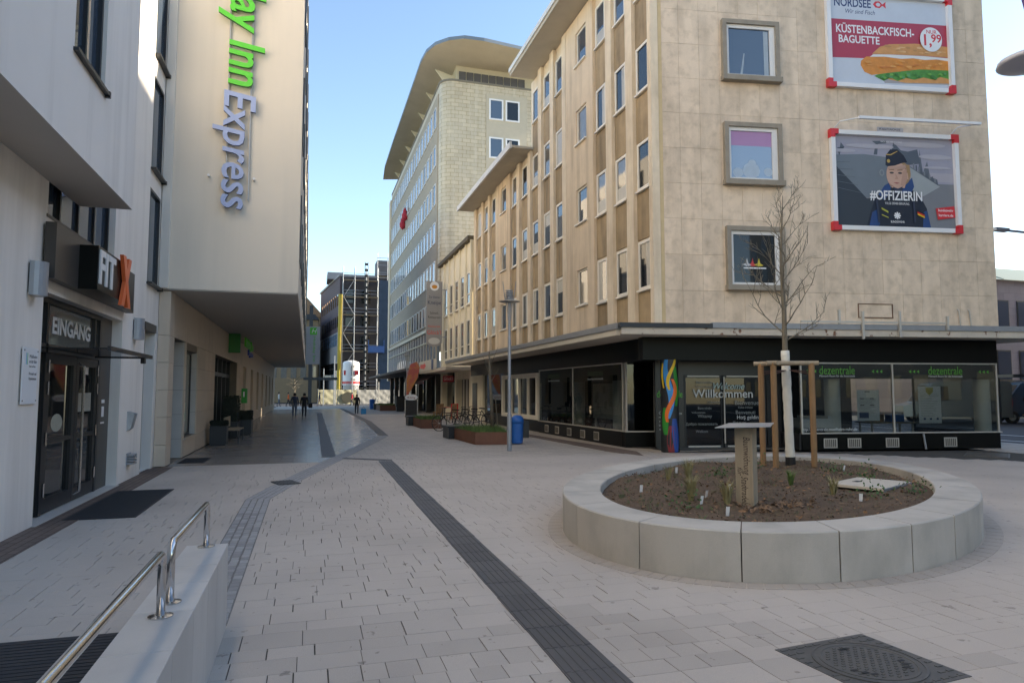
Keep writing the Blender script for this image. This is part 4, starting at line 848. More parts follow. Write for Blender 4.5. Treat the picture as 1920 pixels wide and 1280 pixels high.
P_ = lambda n_, c_: M('poster_' + n_, c_, .3, .04, 2.5)
t_, *q = billboard(10.92, 13.98, 'upper billboard advertising a fish baguette for 1,99'); A = Art(t_, *q)
A.poly([(0, 0), (1, 0), (1, 1), (0, 1)], P_('paleblue', (.56, .60, .66)), 'sheet'); A.poly([(0, .29), (1, .33), (1, .74), (0, .73)], P_('crimson', (.42, .035, .065)))
A.txt('NORDSEE', .37, .20, .92, P_('navy', (.015, .04, .14)), bold=.02, maxw=1.22)
A.poly([(.375, .925), (.395, .96), (.43, .965), (.455, .93), (.485, .965), (.48, .925), (.485, .885), (.455, .915), (.43, .885), (.395, .89)], red_p); A.poly([(.398, .925), (.41, .945), (.428, .945), (.44, .925), (.428, .905), (.41, .905)], P_('paleblue', (.56, .60, .66)))
A.txt('Wir sind Fisch', .2, .26, .825, P_('navy', (.015, .04, .14)), shear=.25, maxw=.98)
A.txt('KÜSTENBACKFISCH-', .36, .385, .62, white_p, bold=.02, maxw=2.6); A.txt('BAGUETTE', 0.34, .245, .505, white_p, bold=.02, maxw=1.35)
bread = M('poster_bread', (.62, .30, .09), .4, .18, 3); bread2 = M('poster_fish', (.66, .25, .03), .4, .2, 4)
A.poly([(.45, 0.034), (1, 0.058), (1, 0.165), (.42, 0.107)], P_('shadow', (.36, .34, .33))); A.poly([(.46, 0.083), (.62, 0.050), (1, 0.071), (1, 0.206), (.5, 0.165)], bread)
A.poly([(.36, 0.107), (.44, 0.058), (.5, 0.099), (.56, 0.066), (.63, 0.107), (.7, 0.091), (.78, 0.124), (.86, 0.107), (.93, 0.140), (1, 0.124), (1, 0.247), (.8, 0.239), (.5, 0.198)], M('poster_salad', (.08, .27, .04), .5, .35, 9))
A.poly([(.25, 0.222), (.28, 0.148), (.34, 0.116), (.5, 0.157), (.75, 0.214), (1, 0.222), (1, 0.345), (.7, 0.353), (.45, 0.337), (.3, 0.321), (.255, 0.271)], bread2)
A.poly([(.33, 0.321), (.36, 0.353), (.5, 0.362), (.8, 0.370), (1, 0.362), (1, 0.329), (.9, 0.341), (.8, 0.325), (.7, 0.337), (.6, 0.321), (.45, 0.333)], P_('cream', (.74, .72, .68)))
A.poly([(.35, 0.357), (.42, 0.444), (.5, 0.480), (.62, 0.493), (.72, 0.505), (.85, 0.501), (1, 0.493), (1, 0.370), (.8, 0.374), (.55, 0.366)], bread)
rp = random.Random(3)
for k in range(26): u_ = rp.uniform(.45, .98); A.ell(u_, rp.uniform(.40, .465), rp.uniform(.01, .035), rp.uniform(.006, .014), M('poster_crust%d' % (k % 3), ((.74, .47, .22), (.66, .36, .13), (.50, .25, .08))[k % 3], .4, .1, 8), n=10)
for k in range(22): u_ = rp.uniform(.31, .97); A.ell(u_, .19 + (u_ - .3) * .12 + rp.uniform(-.02, .07), rp.uniform(.01, .03), rp.uniform(.006, .016), M('poster_crumb%d' % (k % 3), ((.76, .36, .08), (.58, .20, .03), (.70, .30, .05))[k % 3], .4, .1, 8), n=9)
for k in range(26): u_ = rp.uniform(.40, .98); A.ell(u_, .085 + (u_ - .4) * .09 + rp.uniform(-.01, .05), rp.uniform(.01, .022), rp.uniform(.008, .018), M('poster_leaf%d' % (k % 3), ((.16, .40, .06), (.05, .20, .03), (.10, .30, .10))[k % 3], .4, .1, 8), n=7)
A.ell(.855, .56, .095, .14, white_p); A.txt('NUR', .17, .86, .645, red_p, bold=.01); A.txt('1,', .50, .817, .545, red_p, bold=.02); A.txt('99', .36, .90, .57, red_p, bold=.02)
t_, *q = billboard(6.52, 9.57, 'lower billboard with a woman in navy uniform before a grey ship'); A = Art(t_, *q)
A.poly([(0, 0), (1, 0), (1, 1), (0, 1)], P_('dusk', (.33, .33, .40)), 'sheet'); A.poly([(0, .55), (1, .52), (1, .62), (0, .64)], P_('haze', (.40, .38, .42)))
A.poly([(.0, 0), (1, 0), (1, .5), (0, .5)], P_('water', (.20, .21, .23)))
A.poly([(.70, .60), (.72, .88), (.74, .62), (.78, .75), (.8, .58), (.86, .55), (.87, .46), (.6, .45)], P_('ship_far', (.12, .14, .17)))
A.poly([(0, .78), (.25, .80), (.5, .77), (.62, .70), (.88, .47), (.74, .36), (.55, .33), (.25, .32), (.17, .44), (0, .68)], P_('hull', (.16, .19, .22)))
A.poly([(.60, .70), (.88, .47), (.74, .36), (.60, .345)], P_('hull_lit', (.33, .36, .37))); A.poly([(0, .68), (.17, .44), (.26, .31), (.5, .33), (.45, 0), (0, 0)], P_('hull_dark', (.035, .045, .06)))
A.poly([(.33, .80), (.35, .92), (.32, .95), (.44, .96), (.44, .93), (.37, .92), (.36, .80)], P_('mast', (.09, .11, .14))); A.poly([(.47, .78), (.5, .95), (.56, .86), (.62, .85), (.70, .88), (.72, .72), (.62, .70)], P_('mast', (.09, .11, .14))); A.poly([(.03, .86), (.09, .87), (.06, .92), (.05, .78), (.04, .78)], P_('mast', (.09, .11, .14)))
A.poly([(.25, 0), (.29, .18), (.33, .32), (.42, .42), (.5, .46), (.6, .45), (.70, .38), (.76, .22), (.79, 0)], P_('jacket', (.012, .018, .035))); A.poly([(.36, .36), (.41, .46), (.46, .50), (.46, .38), (.4, .3)], P_('jacket_blue', (.02, .06, .19))); A.poly([(.54, .38), (.6, .5), (.645, .56), (.66, .46), (.63, .38)], P_('jacket_blue', (.02, .06, .19))); A.poly([(.27, 0), (.3, .16), (.35, .2), (.36, .03), (.34, 0)], P_('jacket_blue', (.02, .06, .19))); A.poly([(.72, 0), (.73, .18), (.76, .2), (.79, 0)], P_('jacket_blue', (.02, .06, .19)))
hairm = P_('blond', (.36, .23, .11)); sk = M('poster_skin', (.56, .36, .27), .5, .06, 5)
A.ell(.535, .60, .10, .145, hairm); A.poly([(.47, .44), (.58, .44), (.6, .55), (.47, .55)], sk); A.ell(.515, .585, .085, .155, sk); A.ell(.612, .575, .017, .04, sk)
A.poly([(.425, .69), (.432, .80), (.47, .865), (.53, .87), (.585, .80), (.61, .73), (.57, .72), (.5, .685), (.44, .675)], P_('cap', (.01, .014, .03))); A.poly([(.435, .80), (.475, .80), (.53, .845), (.53, .852), (.47, .812), (.435, .812)], P_('gold', (.5, .33, .08))); A.ell(.452, .735, .014, .02, P_('gold', (.5, .33, .08)))
for u_ in (.475, .545): A.ell(u_, .605, .018, .011, P_('eye', (.06, .05, .05))); A.poly([(u_ - .024, .632), (u_ + .022, .636), (u_ + .02, .645), (u_ - .02, .64)], P_('brow', (.22, .13, .07)))
A.poly([(.502, .60), (.508, .56), (.495, .535), (.53, .535), (.522, .56)], M('poster_nose', (.46, .27, .2), .5, 0)); A.poly([(.485, .495), (.51, .502), (.54, .495), (.515, .482)], P_('lips', (.36, .12, .11)))
for u_, v_, w_, h_ in ((.08, .83, .1, .02), (.3, .89, .2, .025), (.72, .93, .22, .03), (.85, .8, .14, .03), (.86, .68, .12, .015)): A.ell(u_, v_, w_, h_, P_('cloud', (.42, .41, .46)))
for k in range(9): A.poly([(.655 + k * .022, .66 - k * .018), (.668 + k * .022, .655 - k * .018), (.668 + k * .022, .72 - k * .02), (.655 + k * .022, .72 - k * .02)], P_('deck%d' % (k % 2), (.10, .12, .15) if k % 2 else (.2, .22, .25)))
for k in range(5): A.poly([(.02, .70 - k * .07), (.13 + k * .02, .71 - k * .085), (.13 + k * .02, .706 - k * .085), (.02, .694 - k * .07)], P_('hull_seam', (.11, .135, .16)))
A.ell(.39, .60, .02, .035, P_('port', (.25, .27, .28))); A.ell(.39, .60, .012, .024, P_('hull', (.16, .19, .22))); A.poly([(.566, .62), (.6, .66), (.6, .52), (.57, .46), (.545, .47)], M('poster_cheek', (.47, .29, .215), .5, .06, 5)); A.poly([(.44, .66), (.5, .672), (.59, .70), (.597, .66), (.52, .645), (.44, .642)], M('poster_forehead', (.47, .31, .24), .5, 0)); A.poly([(.595, .70), (.625, .70), (.632, .60), (.615, .53), (.606, .62)], hairm); A.poly([(.44, .50), (.455, .46), (.53, .425), (.50, .44), (.46, .475)], M('poster_jaw', (.40, .24, .18), .5, 0))
A.poly([(.48, .445), (.52, .43), (.56, .455), (.55, .40), (.5, .38)], P_('collar', (.03, .04, .08))); A.poly([(.33, .3), (.345, .3), (.36, .05), (.345, .05)], P_('fold', (.03, .04, .075))); A.poly([(.64, .33), (.655, .33), (.66, .06), (.645, .06)], P_('fold', (.03, .04, .075)))
A.txt('#OFFIZIERIN', .40, .505, .345, white_p, bold=.022, maxw=1.72); A.txt('FOLGE DEINER BERUFUNG.', .1, .51, .262, white_p, maxw=.8)
for k in range(4):
    an = math.pi / 4 * k; dx, dy = .022 * math.cos(an), .030 * math.sin(an); px, py = -.006 * math.sin(an), .008 * math.cos(an); A.poly([(.505 - dx * 1.3 + px, .13 - dy * 1.3 + py), (.505 - dx * 1.3 - px, .13 - dy * 1.3 - py), (.505 + dx * 1.3 - px, .13 + dy * 1.3 - py), (.505 + dx * 1.3 + px, .13 + dy * 1.3 + py)], white_p)
A.txt('BUNDESWEHR', .095, .505, .06, white_p, bold=.01, maxw=.45)
for k, c_ in enumerate(((.01, .01, .01), (.6, .02, .02), (.7, .5, .02))): A.poly([(.675, .20 - k * .018), (.735, .165 - k * .018), (.735, .147 - k * .018), (.675, .182 - k * .018)], P_('flag%d' % k, c_))
A.poly([(.375, .215), (.43, .175), (.43, .155), (.375, .195)], P_('gold2', (.45, .45, .06))); A.poly([(.375, .14), (.43, .11), (.43, .10), (.375, .13)], P_('gold2', (.45, .45, .06)))
A.poly([(.83, .225), (.99, .255), (.995, .13), (.845, .10)], red_p); A.txt('bundeswehr', .115, .915, .205, white_p, bold=.01, maxw=.5); A.txt('karriere.de', .115, .915, .15, white_p, bold=.01, maxw=.48)
A.txt('MACH, WAS WIRKLICH ZÄHLT.', .07, .48, .945, white_p, maxw=.72)
lr = thing('billboard_lamp_rail', BF(8, .4, 9.7), 'white lamp rail over the lower billboard', 'lamp rail'); a = MB(); a.box(6.4, 10.35, .62, .70, 9.72, 9.80, BF); a.build('tube', white_p, lr)
for s_ in (5.9, 9.75): a = MB(); a.tube([BF(s_, .02, 9.5), BF(s_ + .1, .35, 9.74), BF(s_ + .55, .66, 9.76)], .022, 6); a.build('arm', white_p, lr)
sp_ = MB(); sp_.box(7.35, 8.2, .12, .14, 9.58, 9.72, BF); sp_ = sp_.thing('agency_plate', M('pale_pink_plate', (.5, .46, .45), .5, .1, 5), BF(7.8, .1, 9.58), 'small agency name plate above the lower billboard', 'sign'); text('PLAKATUNION.DE', .1, BF, 7.75, .141, 9.65, flat('black_ink', (.02, .02, .02)), sp_, maxw=.7, shear=.2, ext=.001)

# ================================================================== CREAM BUILDING, TALL BUILDING
CFa = Fr((9.5, 0, 0), (0, 1, 0), (-1, 0, 0))
cr = thing('cream_building', (9.5, 45, 0), 'low cream building with slim windows between the corner block and the tall block', 'building')
a = MB(); a.box(9.5, 20, 40.45, 50.6, 3.2, 11.0); a.build('wall', cream_w, cr)
a = MB(); a.box(9.2, 20, 40.4, 50.65, 11.001, 11.25); a.build('parapet', M('dark_parapet', (.10, .085, .06), .8, .2, 4), cr)
a = MB(); a.box(11, 20, 40.5, 50.5, 11.25, 12.6); a.build('roof_storey', cream_w, cr)
for y_ in (40.5, 42.0, 43.8, 45.6, 47.4, 49.2): a = MB(); a.box(y_ - .12, y_ + .12, 0, .11, 3.5, 11, CFa); a.build('fin', cream_w, cr)
for z0, h_ in ((3.95, 2.2), (7.1, 2.0)):
    for y_ in (41.1, 42.9, 44.7, 46.5, 48.3):
        o = MB()
        for q in ((-.5, -.42, 0, h_), (.42, .5, 0, h_), (-.42, .42, 0, .08), (-.42, .42, h_ - .08, h_), (-.42, .42, .6, .66)): o.box(y_ + q[0], y_ + q[1], 0, .08, z0 + q[2], z0 + q[3], CFa)
        o.box(y_ - .55, y_ + .55, 0, .14, z0 - .06, z0 - .002, CFa); o = o.build('window', pvc_cream, cr); p = MB(); p.box(y_ - .46, y_ + .46, .005, .04, z0 + .03, z0 + h_ - .03, CFa); p.build('pane', pane_curt, o)
# ground floor of the cream building: portal, door, shop window
each('pier', cream_w, cr, [(9.5, 10, 40.3, 41.2, 0, 3.2), (9.5, 10, 45.0, 45.5, 0, 3.2), (9.5, 10, 50, 50.6, 0, 3.2), (9.52, 10, 41.2, 45, 2.5, 3.2)])
a = MB(); a.box(9.9, 10, 41.2, 50, 0, 3.2); a.build('shopfront', dark_glass, cr)
a = MB()
for y_ in (42.2, 43.3, 44.3): a.box(9.82, 9.92, y_ - .07, y_ + .07, 0, 2.5)
a.build('door_frame', pvc_cream, cr)
a = MB(); a.box(9.6, 9.9, 45.5, 50, 0, .6); a.build('shop_plinth', cream_w, cr)
a = MB(); a.box(7.9, 9.5, 40.5, 50.6, 3.0, 3.2); a.build('canopy', canopy_sof, cr)
ls = thing('light_box_sign', (8, 45.5, 3.0), 'pale light box sign with red arrow on the canopy edge', 'sign'); a = MB(); a.box(7.85, 8.0, 44.2, 50.4, 3.15, 3.85); a.build('box', M('pale_lightbox', (.62, .58, .5), .4, .05, 3), ls)
a = MB(); f = Fr((7.84, 0, 0), (0, -1, 0), (-1, 0, 0)); a.poly([(-49.8, 3.4), (-48.2, 3.3), (-48.3, 3.2), (-47.3, 3.5), (-48.1, 3.75), (-48.1, 3.62), (-49.8, 3.65)], .005, f); a.build('arrow', M('red_print', (.8, .04, .03), .4, 0), ls)
a = MB(); a.box(7.83, 7.835, 44.4, 45.1, 3.17, 3.83); a.build('dark_stripe', flat('navy', (.02, .03, .08)), ls)
rs = thing('red_sign', (9.3, 45, 2.6), 'small red sign over the portal of the cream building', 'sign'); a = MB(); a.box(8.6, 9.3, 44.9, 45.0, 2.35, 2.75); a.build('panel', M('dark_red', (.45, .03, .06), .5, .05, 4), rs); text('Glöck\'l', .3, Fr((0, 44.9, 0), (1, 0, 0), (0, -1, 0)), 8.95, .003, 2.55, white_p, rs, maxw=.6)
ks = thing('pub_sign', (8.6, 48.3, 5), 'tall grey projecting pub sign board with rounded foot', 'sign'); KF = Fr((0, 48.3, 0), (1, 0, 0), (0, -1, 0))
pts = [(8.0, 9.6), (8.0, 5.3)] + [(8.575 + .575 * math.cos(t), 5.3 + .4 * math.sin(t)) for t in [math.pi + math.pi * k / 10 for k in range(1, 10)]] + [(9.15, 5.3), (9.15, 9.6)]
a = MB(); n = len(pts); a.add([KF(p[0], 0, p[1]) for p in pts] + [KF(p[0], -.14, p[1]) for p in pts], [tuple(range(n)), tuple(range(n, 2 * n))[::-1]] + [(i, (i + 1) % n, n + (i + 1) % n, n + i) for i in range(n)]); a.build('board', M('warm_grey_board', (.30, .29, .28), .5, .04, 3), ks)
a = MB(); a.poly([(8.575 + .33 * math.cos(t), 9.25 + .33 * math.sin(t)) for t in [2 * math.pi * k / 20 for k in range(20)]], .004, KF); a.build('emblem_disc', white_p, ks); a = MB(); a.poly([(8.575 + .2 * math.cos(t), 9.2 + .14 * math.sin(t)) for t in [2 * math.pi * k / 16 for k in range(16)]], .006, KF); a.build('emblem', flat('amber', (.6, .25, .02)), ks)
a = MB(); a.poly([(8.575 + .42 * math.cos(t), 5.3 + .24 * math.sin(t)) for t in [2 * math.pi * k / 20 for k in range(20)]], .004, KF); a.build('brewery_oval', M('pale_oval', (.62, .6, .55), .5, .05, 6), ks)
dk = flat('dark_blue_ink', (.03, .04, .10)); rdk = M('red_ink', (.65, .06, .04), .5, 0)
for b_, sz, z, c_, mw in (('Zur kleinen', .24, 8.45, dk, .8), ('Kneipe', .42, 8.05, dk, .95), ('Schnell-', .24, 7.3, flat('black_ink', (.02, .02, .02)), .62), ('Restaurant', .24, 7.0, flat('black_ink', (.02, .02, .02)), .9), ('Restaurant', .22, 6.35, rdk, .85), ("Glöck'l", .42, 5.9, rdk, .98)): text(b_, sz, KF, 8.575, .004, z, c_, ks, maxw=mw)
for z in (5.6, 9.0): a = MB(); a.tube([V(9.15, 48.37, z), V(9.5, 48.37, z)], .03, 6); a.build('bracket', galv, ks)

ta = thing('tall_building', (9.5, 60, 0), 'tall tiled office block with ribbon windows and a wide curved brim roof', 'building')
arc = [(10.5 - math.cos(t), 52 - math.sin(t)) for t in [math.pi / 2 * k / 8 for k in range(9)]]
a = MB(); a.prism([(9.5, 84), *[p for p in arc], (30, 51), (30, 84)], 6.6, 25.9); a.build('tiled_wall', tile_m, ta, smooth=False)
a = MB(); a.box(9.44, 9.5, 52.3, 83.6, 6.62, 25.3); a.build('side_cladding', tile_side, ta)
a = MB(); a.box(9.3, 10.2, 83.6, 85, 3, 25.2); a.build('end_pier', conc_A, ta)
a = MB(); a.prism([(9.45, 84), (9.45, 52), *[(p[0] - .05 * (1 if i < 5 else 0), p[1] - .05) for i, p in enumerate(arc)], (30, 50.95), (30, 51.2), (10.5, 51.2), (9.7, 52), (9.7, 84)], 25.9, 26.05); a.build('coping', M('dark_coping', (.2, .18, .14), .7, .1, 3), ta)
a = MB(); a.box(13.05, 16.4, 50.93, 51.0, 19.0, 25.2); a.build('window_bay', M('pale_bay', (.52, .46, .35), .7, .06, 2), ta)
a = MB(); a.box(10.9, 29, 52.2, 83, 26.04, 27.9); a.build('penthouse', M('penthouse_wall', (.60, .55, .42), .7, .05, 2), ta)
for k in range(9): a = MB(); a.box(11.1 + k * .62, 11.66 + k * .62, 52.14, 52.2, 26.1, 27.3); a.build('penthouse_pane', M('grey_pane', (.12, .12, .13), .15, .05, 3), ta)
# curved brim roof: outer edge higher than its root
outer = [(8.45, 84.6), (8.15, 80), (8.1, 72), (8.12, 62), (8.14, 53), (8.3, 51.2), (8.75, 49.9), (9.6, 48.9), (10.7, 48.3), (12.2, 48.25), (14, 48.5), (17, 48.9), (22, 49.2), (31, 49.2)]
inner = [(10.9, 83), (10.9, 80), (10.9, 72), (10.9, 62), (10.9, 54), (10.9, 53), (10.95, 52.6), (11.1, 52.35), (11.4, 52.2), (12.4, 52.2), (14, 52.2), (17, 52.2), (22, 52.2), (29, 52.2)]
a = MB(); n = len(outer); vs = [V(*p, 28.0) for p in outer] + [V(*p, 27.75) for p in inner] + [V(*p, 28.22) for p in outer] + [V(29, 83, 28.6)]
a.add(vs, [(i, i + 1, n + i + 1, n + i) for i in range(n - 1)] + [(2 * n + i, 2 * n + i + 1, 3 * n) for i in range(n - 1)]); a.build('brim_roof', roof_m, ta, smooth=True)
a = MB(); a.add([V(p[0], p[1], z) for z in (27.98, 28.24) for p in outer], [(i, i + 1, n + i + 1, n + i) for i in range(n - 1)]); a.build('roof_edge', metal_strip, ta)
for y_ in (53, 57.5, 62, 66.5, 71, 75.5, 80): a = MB(); a.prism([(10.9, 26.04), (10.5, 26.04), (9.3, 27.6), (10.9, 27.2)], y_ - .05, y_ + .05, Fr((0, 0, 0), (1, 0, 0), (0, 0, 1), (0, 1, 0))); a.build('roof_bracket', M('bracket_paint', (.66, .60, .45), .7, .04, 3), ta)
tw = MB(); f = Fr((0, 0, 0), (0, 1, 0), (-1, 0, 0))
for q in ((-.54, -.46, 0, 1.7), (.46, .54, 0, 1.7), (-.46, .46, 0, .08), (-.46, .46, 1.62, 1.7)): tw.box(q[0], q[1], 0, .06, q[2], q[3], f)
tw = tw.mesh('window', white_pvc); tp = []
for m_ in (sky_glass, sky_glass, sky_glass, blue_glass, dark_glass): p = MB(); p.box(-.48, .48, .005, .03, .06, 1.64, f); tp.append(p.mesh('pane', m_))
for r_ in range(6):
    z0 = 22.75 - r_ * 3.12
    for k in range(19):
        if r_ == 5 and False: continue
        o = inst(tw, 'window', ta, (9.438, 53.4 + k * 1.62, z0)); inst(R.choice(tp), 'pane', o, (9.438, 53.4 + k * 1.62, z0))
for z0 in (23.1, 20.0):
    for x in (13.85, 15.2):
        o = MB(); g2 = Fr((x, 50.93, z0), (1, 0, 0), (0, -1, 0))
        for q in ((-.58, -.46, 0, 1.7), (.46, .58, 0, 1.7), (-.46, .46, 0, .12), (-.46, .46, 1.58, 1.7)): o.box(q[0], q[1], 0, .07, q[2], q[3], g2)
        o = o.build('window', white_p, ta); p = MB(); p.box(-.5, .5, .01, .03, .05, 1.65, g2); p.build('pane', blue_glass if x < 14 else dark_glass, o)
# two cloth figures hanging from a window sill
for k, (y_, z) in enumerate(((69.5, 19.9), (71.2, 19.4))):
    a = MB(); c = V(9.2, y_, z); a.lathe([(.05, -.75), (.28, -.5), (.32, -.1), (.2, .15), (.22, .3), (.12, .48), (.02, .7)], 10, c); a.thing('hanging_figure', M('red_cloth', (.45, .03, .05), .8, .3, 3), c, ('upper' if k == 0 else 'lower') + ' red cloth figure climbing below a window of the tall block', 'decoration', 'red figures on the tall block')
# first floor glazing and ground floor of the tall block
a = MB(); a.box(9.3, 9.5, 51.2, 83.6, 3.5, 6.6); a.build('first_floor_glazing', sky_glass, ta)
for k in range(22): a = MB(); a.box(9.22, 9.3, 51.2 + k * 1.5, 51.28 + k * 1.5, 3.5, 6.6); a.build('mullion', alu, ta)
a = MB(); a.box(9.2, 9.3, 51.2, 83.6, 5.6, 5.7); a.box(9.15, 9.32, 51.2, 83.6, 6.5, 6.75); a.build('transom', alu, ta)
a = MB(); a.box(10.2, 12, 51, 84, 0, 3.5); a.build('shopfront', dark_glass, ta)
for k in range(8): a = MB(); a.box(9.4, 9.8, 52 + k * 4.3, 52.4 + k * 4.3, 0, 3.3); a.build('column', anth_panel, ta)
a = MB(); a.prism([(9.5, 51), (7.0, 51), (7.0, 84), (9.5, 84)], 3.25, 3.45); a.build('canopy', M('dark_brown_canopy', (.07, .05, .045), .7, .1, 3), ta)
aw = MB(); aw.add([V(7.9, 49.0, 2.45), V(9.4, 49.0, 3.1), V(9.4, 57, 3.1), V(7.9, 57, 2.45), V(7.9, 49.0, 2.25), V(7.9, 57, 2.25)], [(0, 1, 2, 3), (0, 3, 5, 4)]); aw.thing('awning', M('dark_red_awning', (.05, .02, .022), .9, .1, 5), (8.6, 53, 2.4), 'dark awning over the pub terrace', 'awning')

# ================================================================== FAR END OF THE STREET
pb = thing('construction_building', (4.3, 105, 0), 'purple brick building with scaffolded front at the end of the street', 'building')
PQ = [(4.3, 105), (12.6, 105), (14, 128), (1.9, 126)]
a = MB(); a.prism(PQ, 0, 19); a.build('wall', purple_b, pb); a = MB(); a.box(4.5, 12.6, 104.93, 105, 0, 18.9); a.build('front_wall', M('dark_site_wall', (.06, .055, .06), .85, .2, 1.5), pb); a = MB(); a.prism([(4.2, 104.9), (12.6, 104.9), (14, 128), (1.7, 126)], 19.01, 19.3); a.build('roof_edge', grey_clad, pb)
dl = (V(1.9, 126, 0) - V(4.3, 105, 0)).normalized(); PLF = Fr((4.3, 105, 0), dl, (-dl.y, dl.x, 0))
if PLF.n.x > 0: PLF.n = -PLF.n
a = MB(); a.box(0, 21, 0, .12, 0, 10.6, PLF); a.build('grey_side_cladding', grey_clad, pb)
for z0, h_, n_, mt in ((14.7, 1.7, 9, dark_glass), (11.4, 1.7, 9, dark_glass)):
    for k in range(n_): a = MB(); a.box(1.2 + k * 2.1, 2.1 + k * 2.1, .0, .05, z0, z0 + h_, PLF); a.build('window', mt, pb)
for k in range(7):
    for z0 in (8.6, 9.5):
        a = MB(); a.box(1.0 + k * 2.4, 3.2 + k * 2.4, .12, .16, z0, z0 + .85, PLF); a.build('window', sky_glass, pb)
    for z0 in (4.3, 5.2): a = MB(); a.box(1.0 + k * 2.4, 3.2 + k * 2.4, .12, .16, z0, z0 + .85, PLF); a.build('window', dark_glass, pb)
for z0 in (1.0, 4.5, 8.0, 11.5, 15.0):
    for x in (5.2, 7.4): a = MB(); a.box(x, x + 1.4, 104.88, 104.93, z0, z0 + 2); a.build('window', dark_glass, pb)
a = MB(); a.box(2.6, 5, 110, 116, 19.3, 20.4); a.build('roof_plant', grey_clad, pb)
sf = thing('scaffolding', (8, 104, 0), 'steel scaffolding with plank decks across the purple brick front', 'scaffolding')
for x in (4.7, 6.4, 8.1, 9.8, 11.6):
    for y_ in (103.2, 104.2): a = MB(); a.tube([V(x, y_, 0), V(x, y_, 20.2)], .05, 6); a.build('standard', galv, sf)
for z in (2.2, 4.9, 7.6, 10.3, 13, 15.7, 18.2):
    a = MB(); a.box(4.6, 11.7, 103.2, 104.2, z, z + .08); a.build('deck', timber_g, sf)
    for dz in (.5, 1.0): a = MB(); a.tube([V(4.6, 103.2, z + dz), V(11.7, 103.2, z + dz)], .035, 5); a.build('guard_rail', galv, sf)
for k, z in enumerate((2.2, 4.9, 7.6, 10.3, 13, 15.7)): a = MB(); a.tube([V(4.8 if k % 2 else 6.4, 103.15, z), V(6.4 if k % 2 else 4.8, 103.15, z + 2.7)], .035, 5); a.build('diagonal_brace', galv, sf)
nt = MB(); nt.box(9.9, 12.7, 102.7, 102.75, 0, 18.3)
for k in range(12): nt.box(9.9, 12.7, 102.68, 102.7, .4 + k * 1.5, .46 + k * 1.5)
nt.build('blue_net', net_m, sf)
a = MB(); a.box(9.7, 13.5, 104.4, 108, 19.3, 21.6); a.build('stair_tower', M('tower_grey', (.14, .14, .15), .8, .2, 1.5), pb)
for x in (9.7, 11.2, 13): a = MB(); a.tube([V(x, 103.5, 18), V(x, 103.5, 22.6)], .05, 6); a.build('standard', galv, sf)
for z in (19.6, 20.7, 21.8): a = MB(); a.tube([V(9.6, 103.5, z), V(13.4, 103.5, z)], .04, 5); a.build('guard_rail', galv, sf)
hm = thing('hoist_mast', (8, 102.8, 0), 'dark lattice hoist mast rising in front of the scaffolding', 'hoist'); a = MB()
for x in (7.8, 8.25):
    a.tube([V(x, 102.8, 0), V(x, 102.8, 20.9)], .05, 6)
for k in range(24): a.box(7.8, 8.25, 102.74, 102.82, .4 + k * .87, .75 + k * .87)
a.build('lattice', anth, hm); a = MB(); a.box(8.4, 10.7, 101.9, 102.7, 7.4, 7.55)
for q in ((8.4, 8.45, 101.9, 101.95), (10.65, 10.7, 101.9, 101.95), (8.4, 8.45, 102.65, 102.7), (10.65, 10.7, 102.65, 102.7)): a.box(q[0], q[1], q[2], q[3], 7.55, 9.3)
a.box(8.4, 10.7, 101.86, 101.9, 7.5, 8.4); a.build('platform', M('blue_steel', (.05, .12, .32), .5, .1, 4), hm)
ch = MB(); ch.tube([V(4.25, 103.0, .6), V(4.3, 103.0, 8), V(4.35, 103.1, 16)], [.29, .27, .29], 12); ch.thing('rubble_chute', yellow_p, (4.25, 103, .6), 'tall yellow rubble chute hanging at the corner of the scaffolding', 'chute')
si = thing('mortar_silo', (5.6, 94.6, 0), 'white mortar silo with red band standing behind the hoarding', 'silo'); a = MB(); a.lathe([(.15, 1.25), (1.12, 2.6), (1.12, 5.5), (1.0, 5.75), (.3, 5.95)], 28, (5.6, 95.6, 0)); a.build('tank', white_p, si, smooth=False)
a = MB(); a.lathe([(1.126, 2.75), (1.126, 3.08)], 28, (5.6, 95.6, 0)); a.build('red_band', red_p, si)
for dx, dy in ((-.9, -.6), (.9, -.6), (-.9, .6), (.9, .6)): a = MB(); a.tube([V(5.6 + dx, 95.6 + dy, 0), V(5.6 + dx, 95.6 + dy, 2.75)], .07, 6); a.build('leg', white_p, si)
SF_ = Fr((5.6, 94.46, 0), (1, 0, 0), (0, -1, 0)); a = MB(); a.box(.42, .92, -.25, .0, 3.95, 4.55, SF_); a.box(-1.0, -.75, -.5, -.3, 3.95, 4.55, SF_); a.build('red_square', red_p, si)
text('Baumit', .62, SF_, .12, .0, 4.55, rubber, si, vertical=True, bold=.02, maxw=1.3); text('Bau', .5, SF_, .35, .01, 3.35, rubber, si, bold=.02, maxw=.85); text('Fassaden · Putze', .2, SF_, .0, .02, 2.92, white_p, si, maxw=1.7)
hd = thing('site_hoarding', (1.4, 92.0, 0), 'sunlit tarpaulin hoarding along the building site at the street end', 'hoarding'); hu = V(.968, .25, 0); HFd = Fr((1.3, 91.6, 0), hu, (.25, -.968, 0))
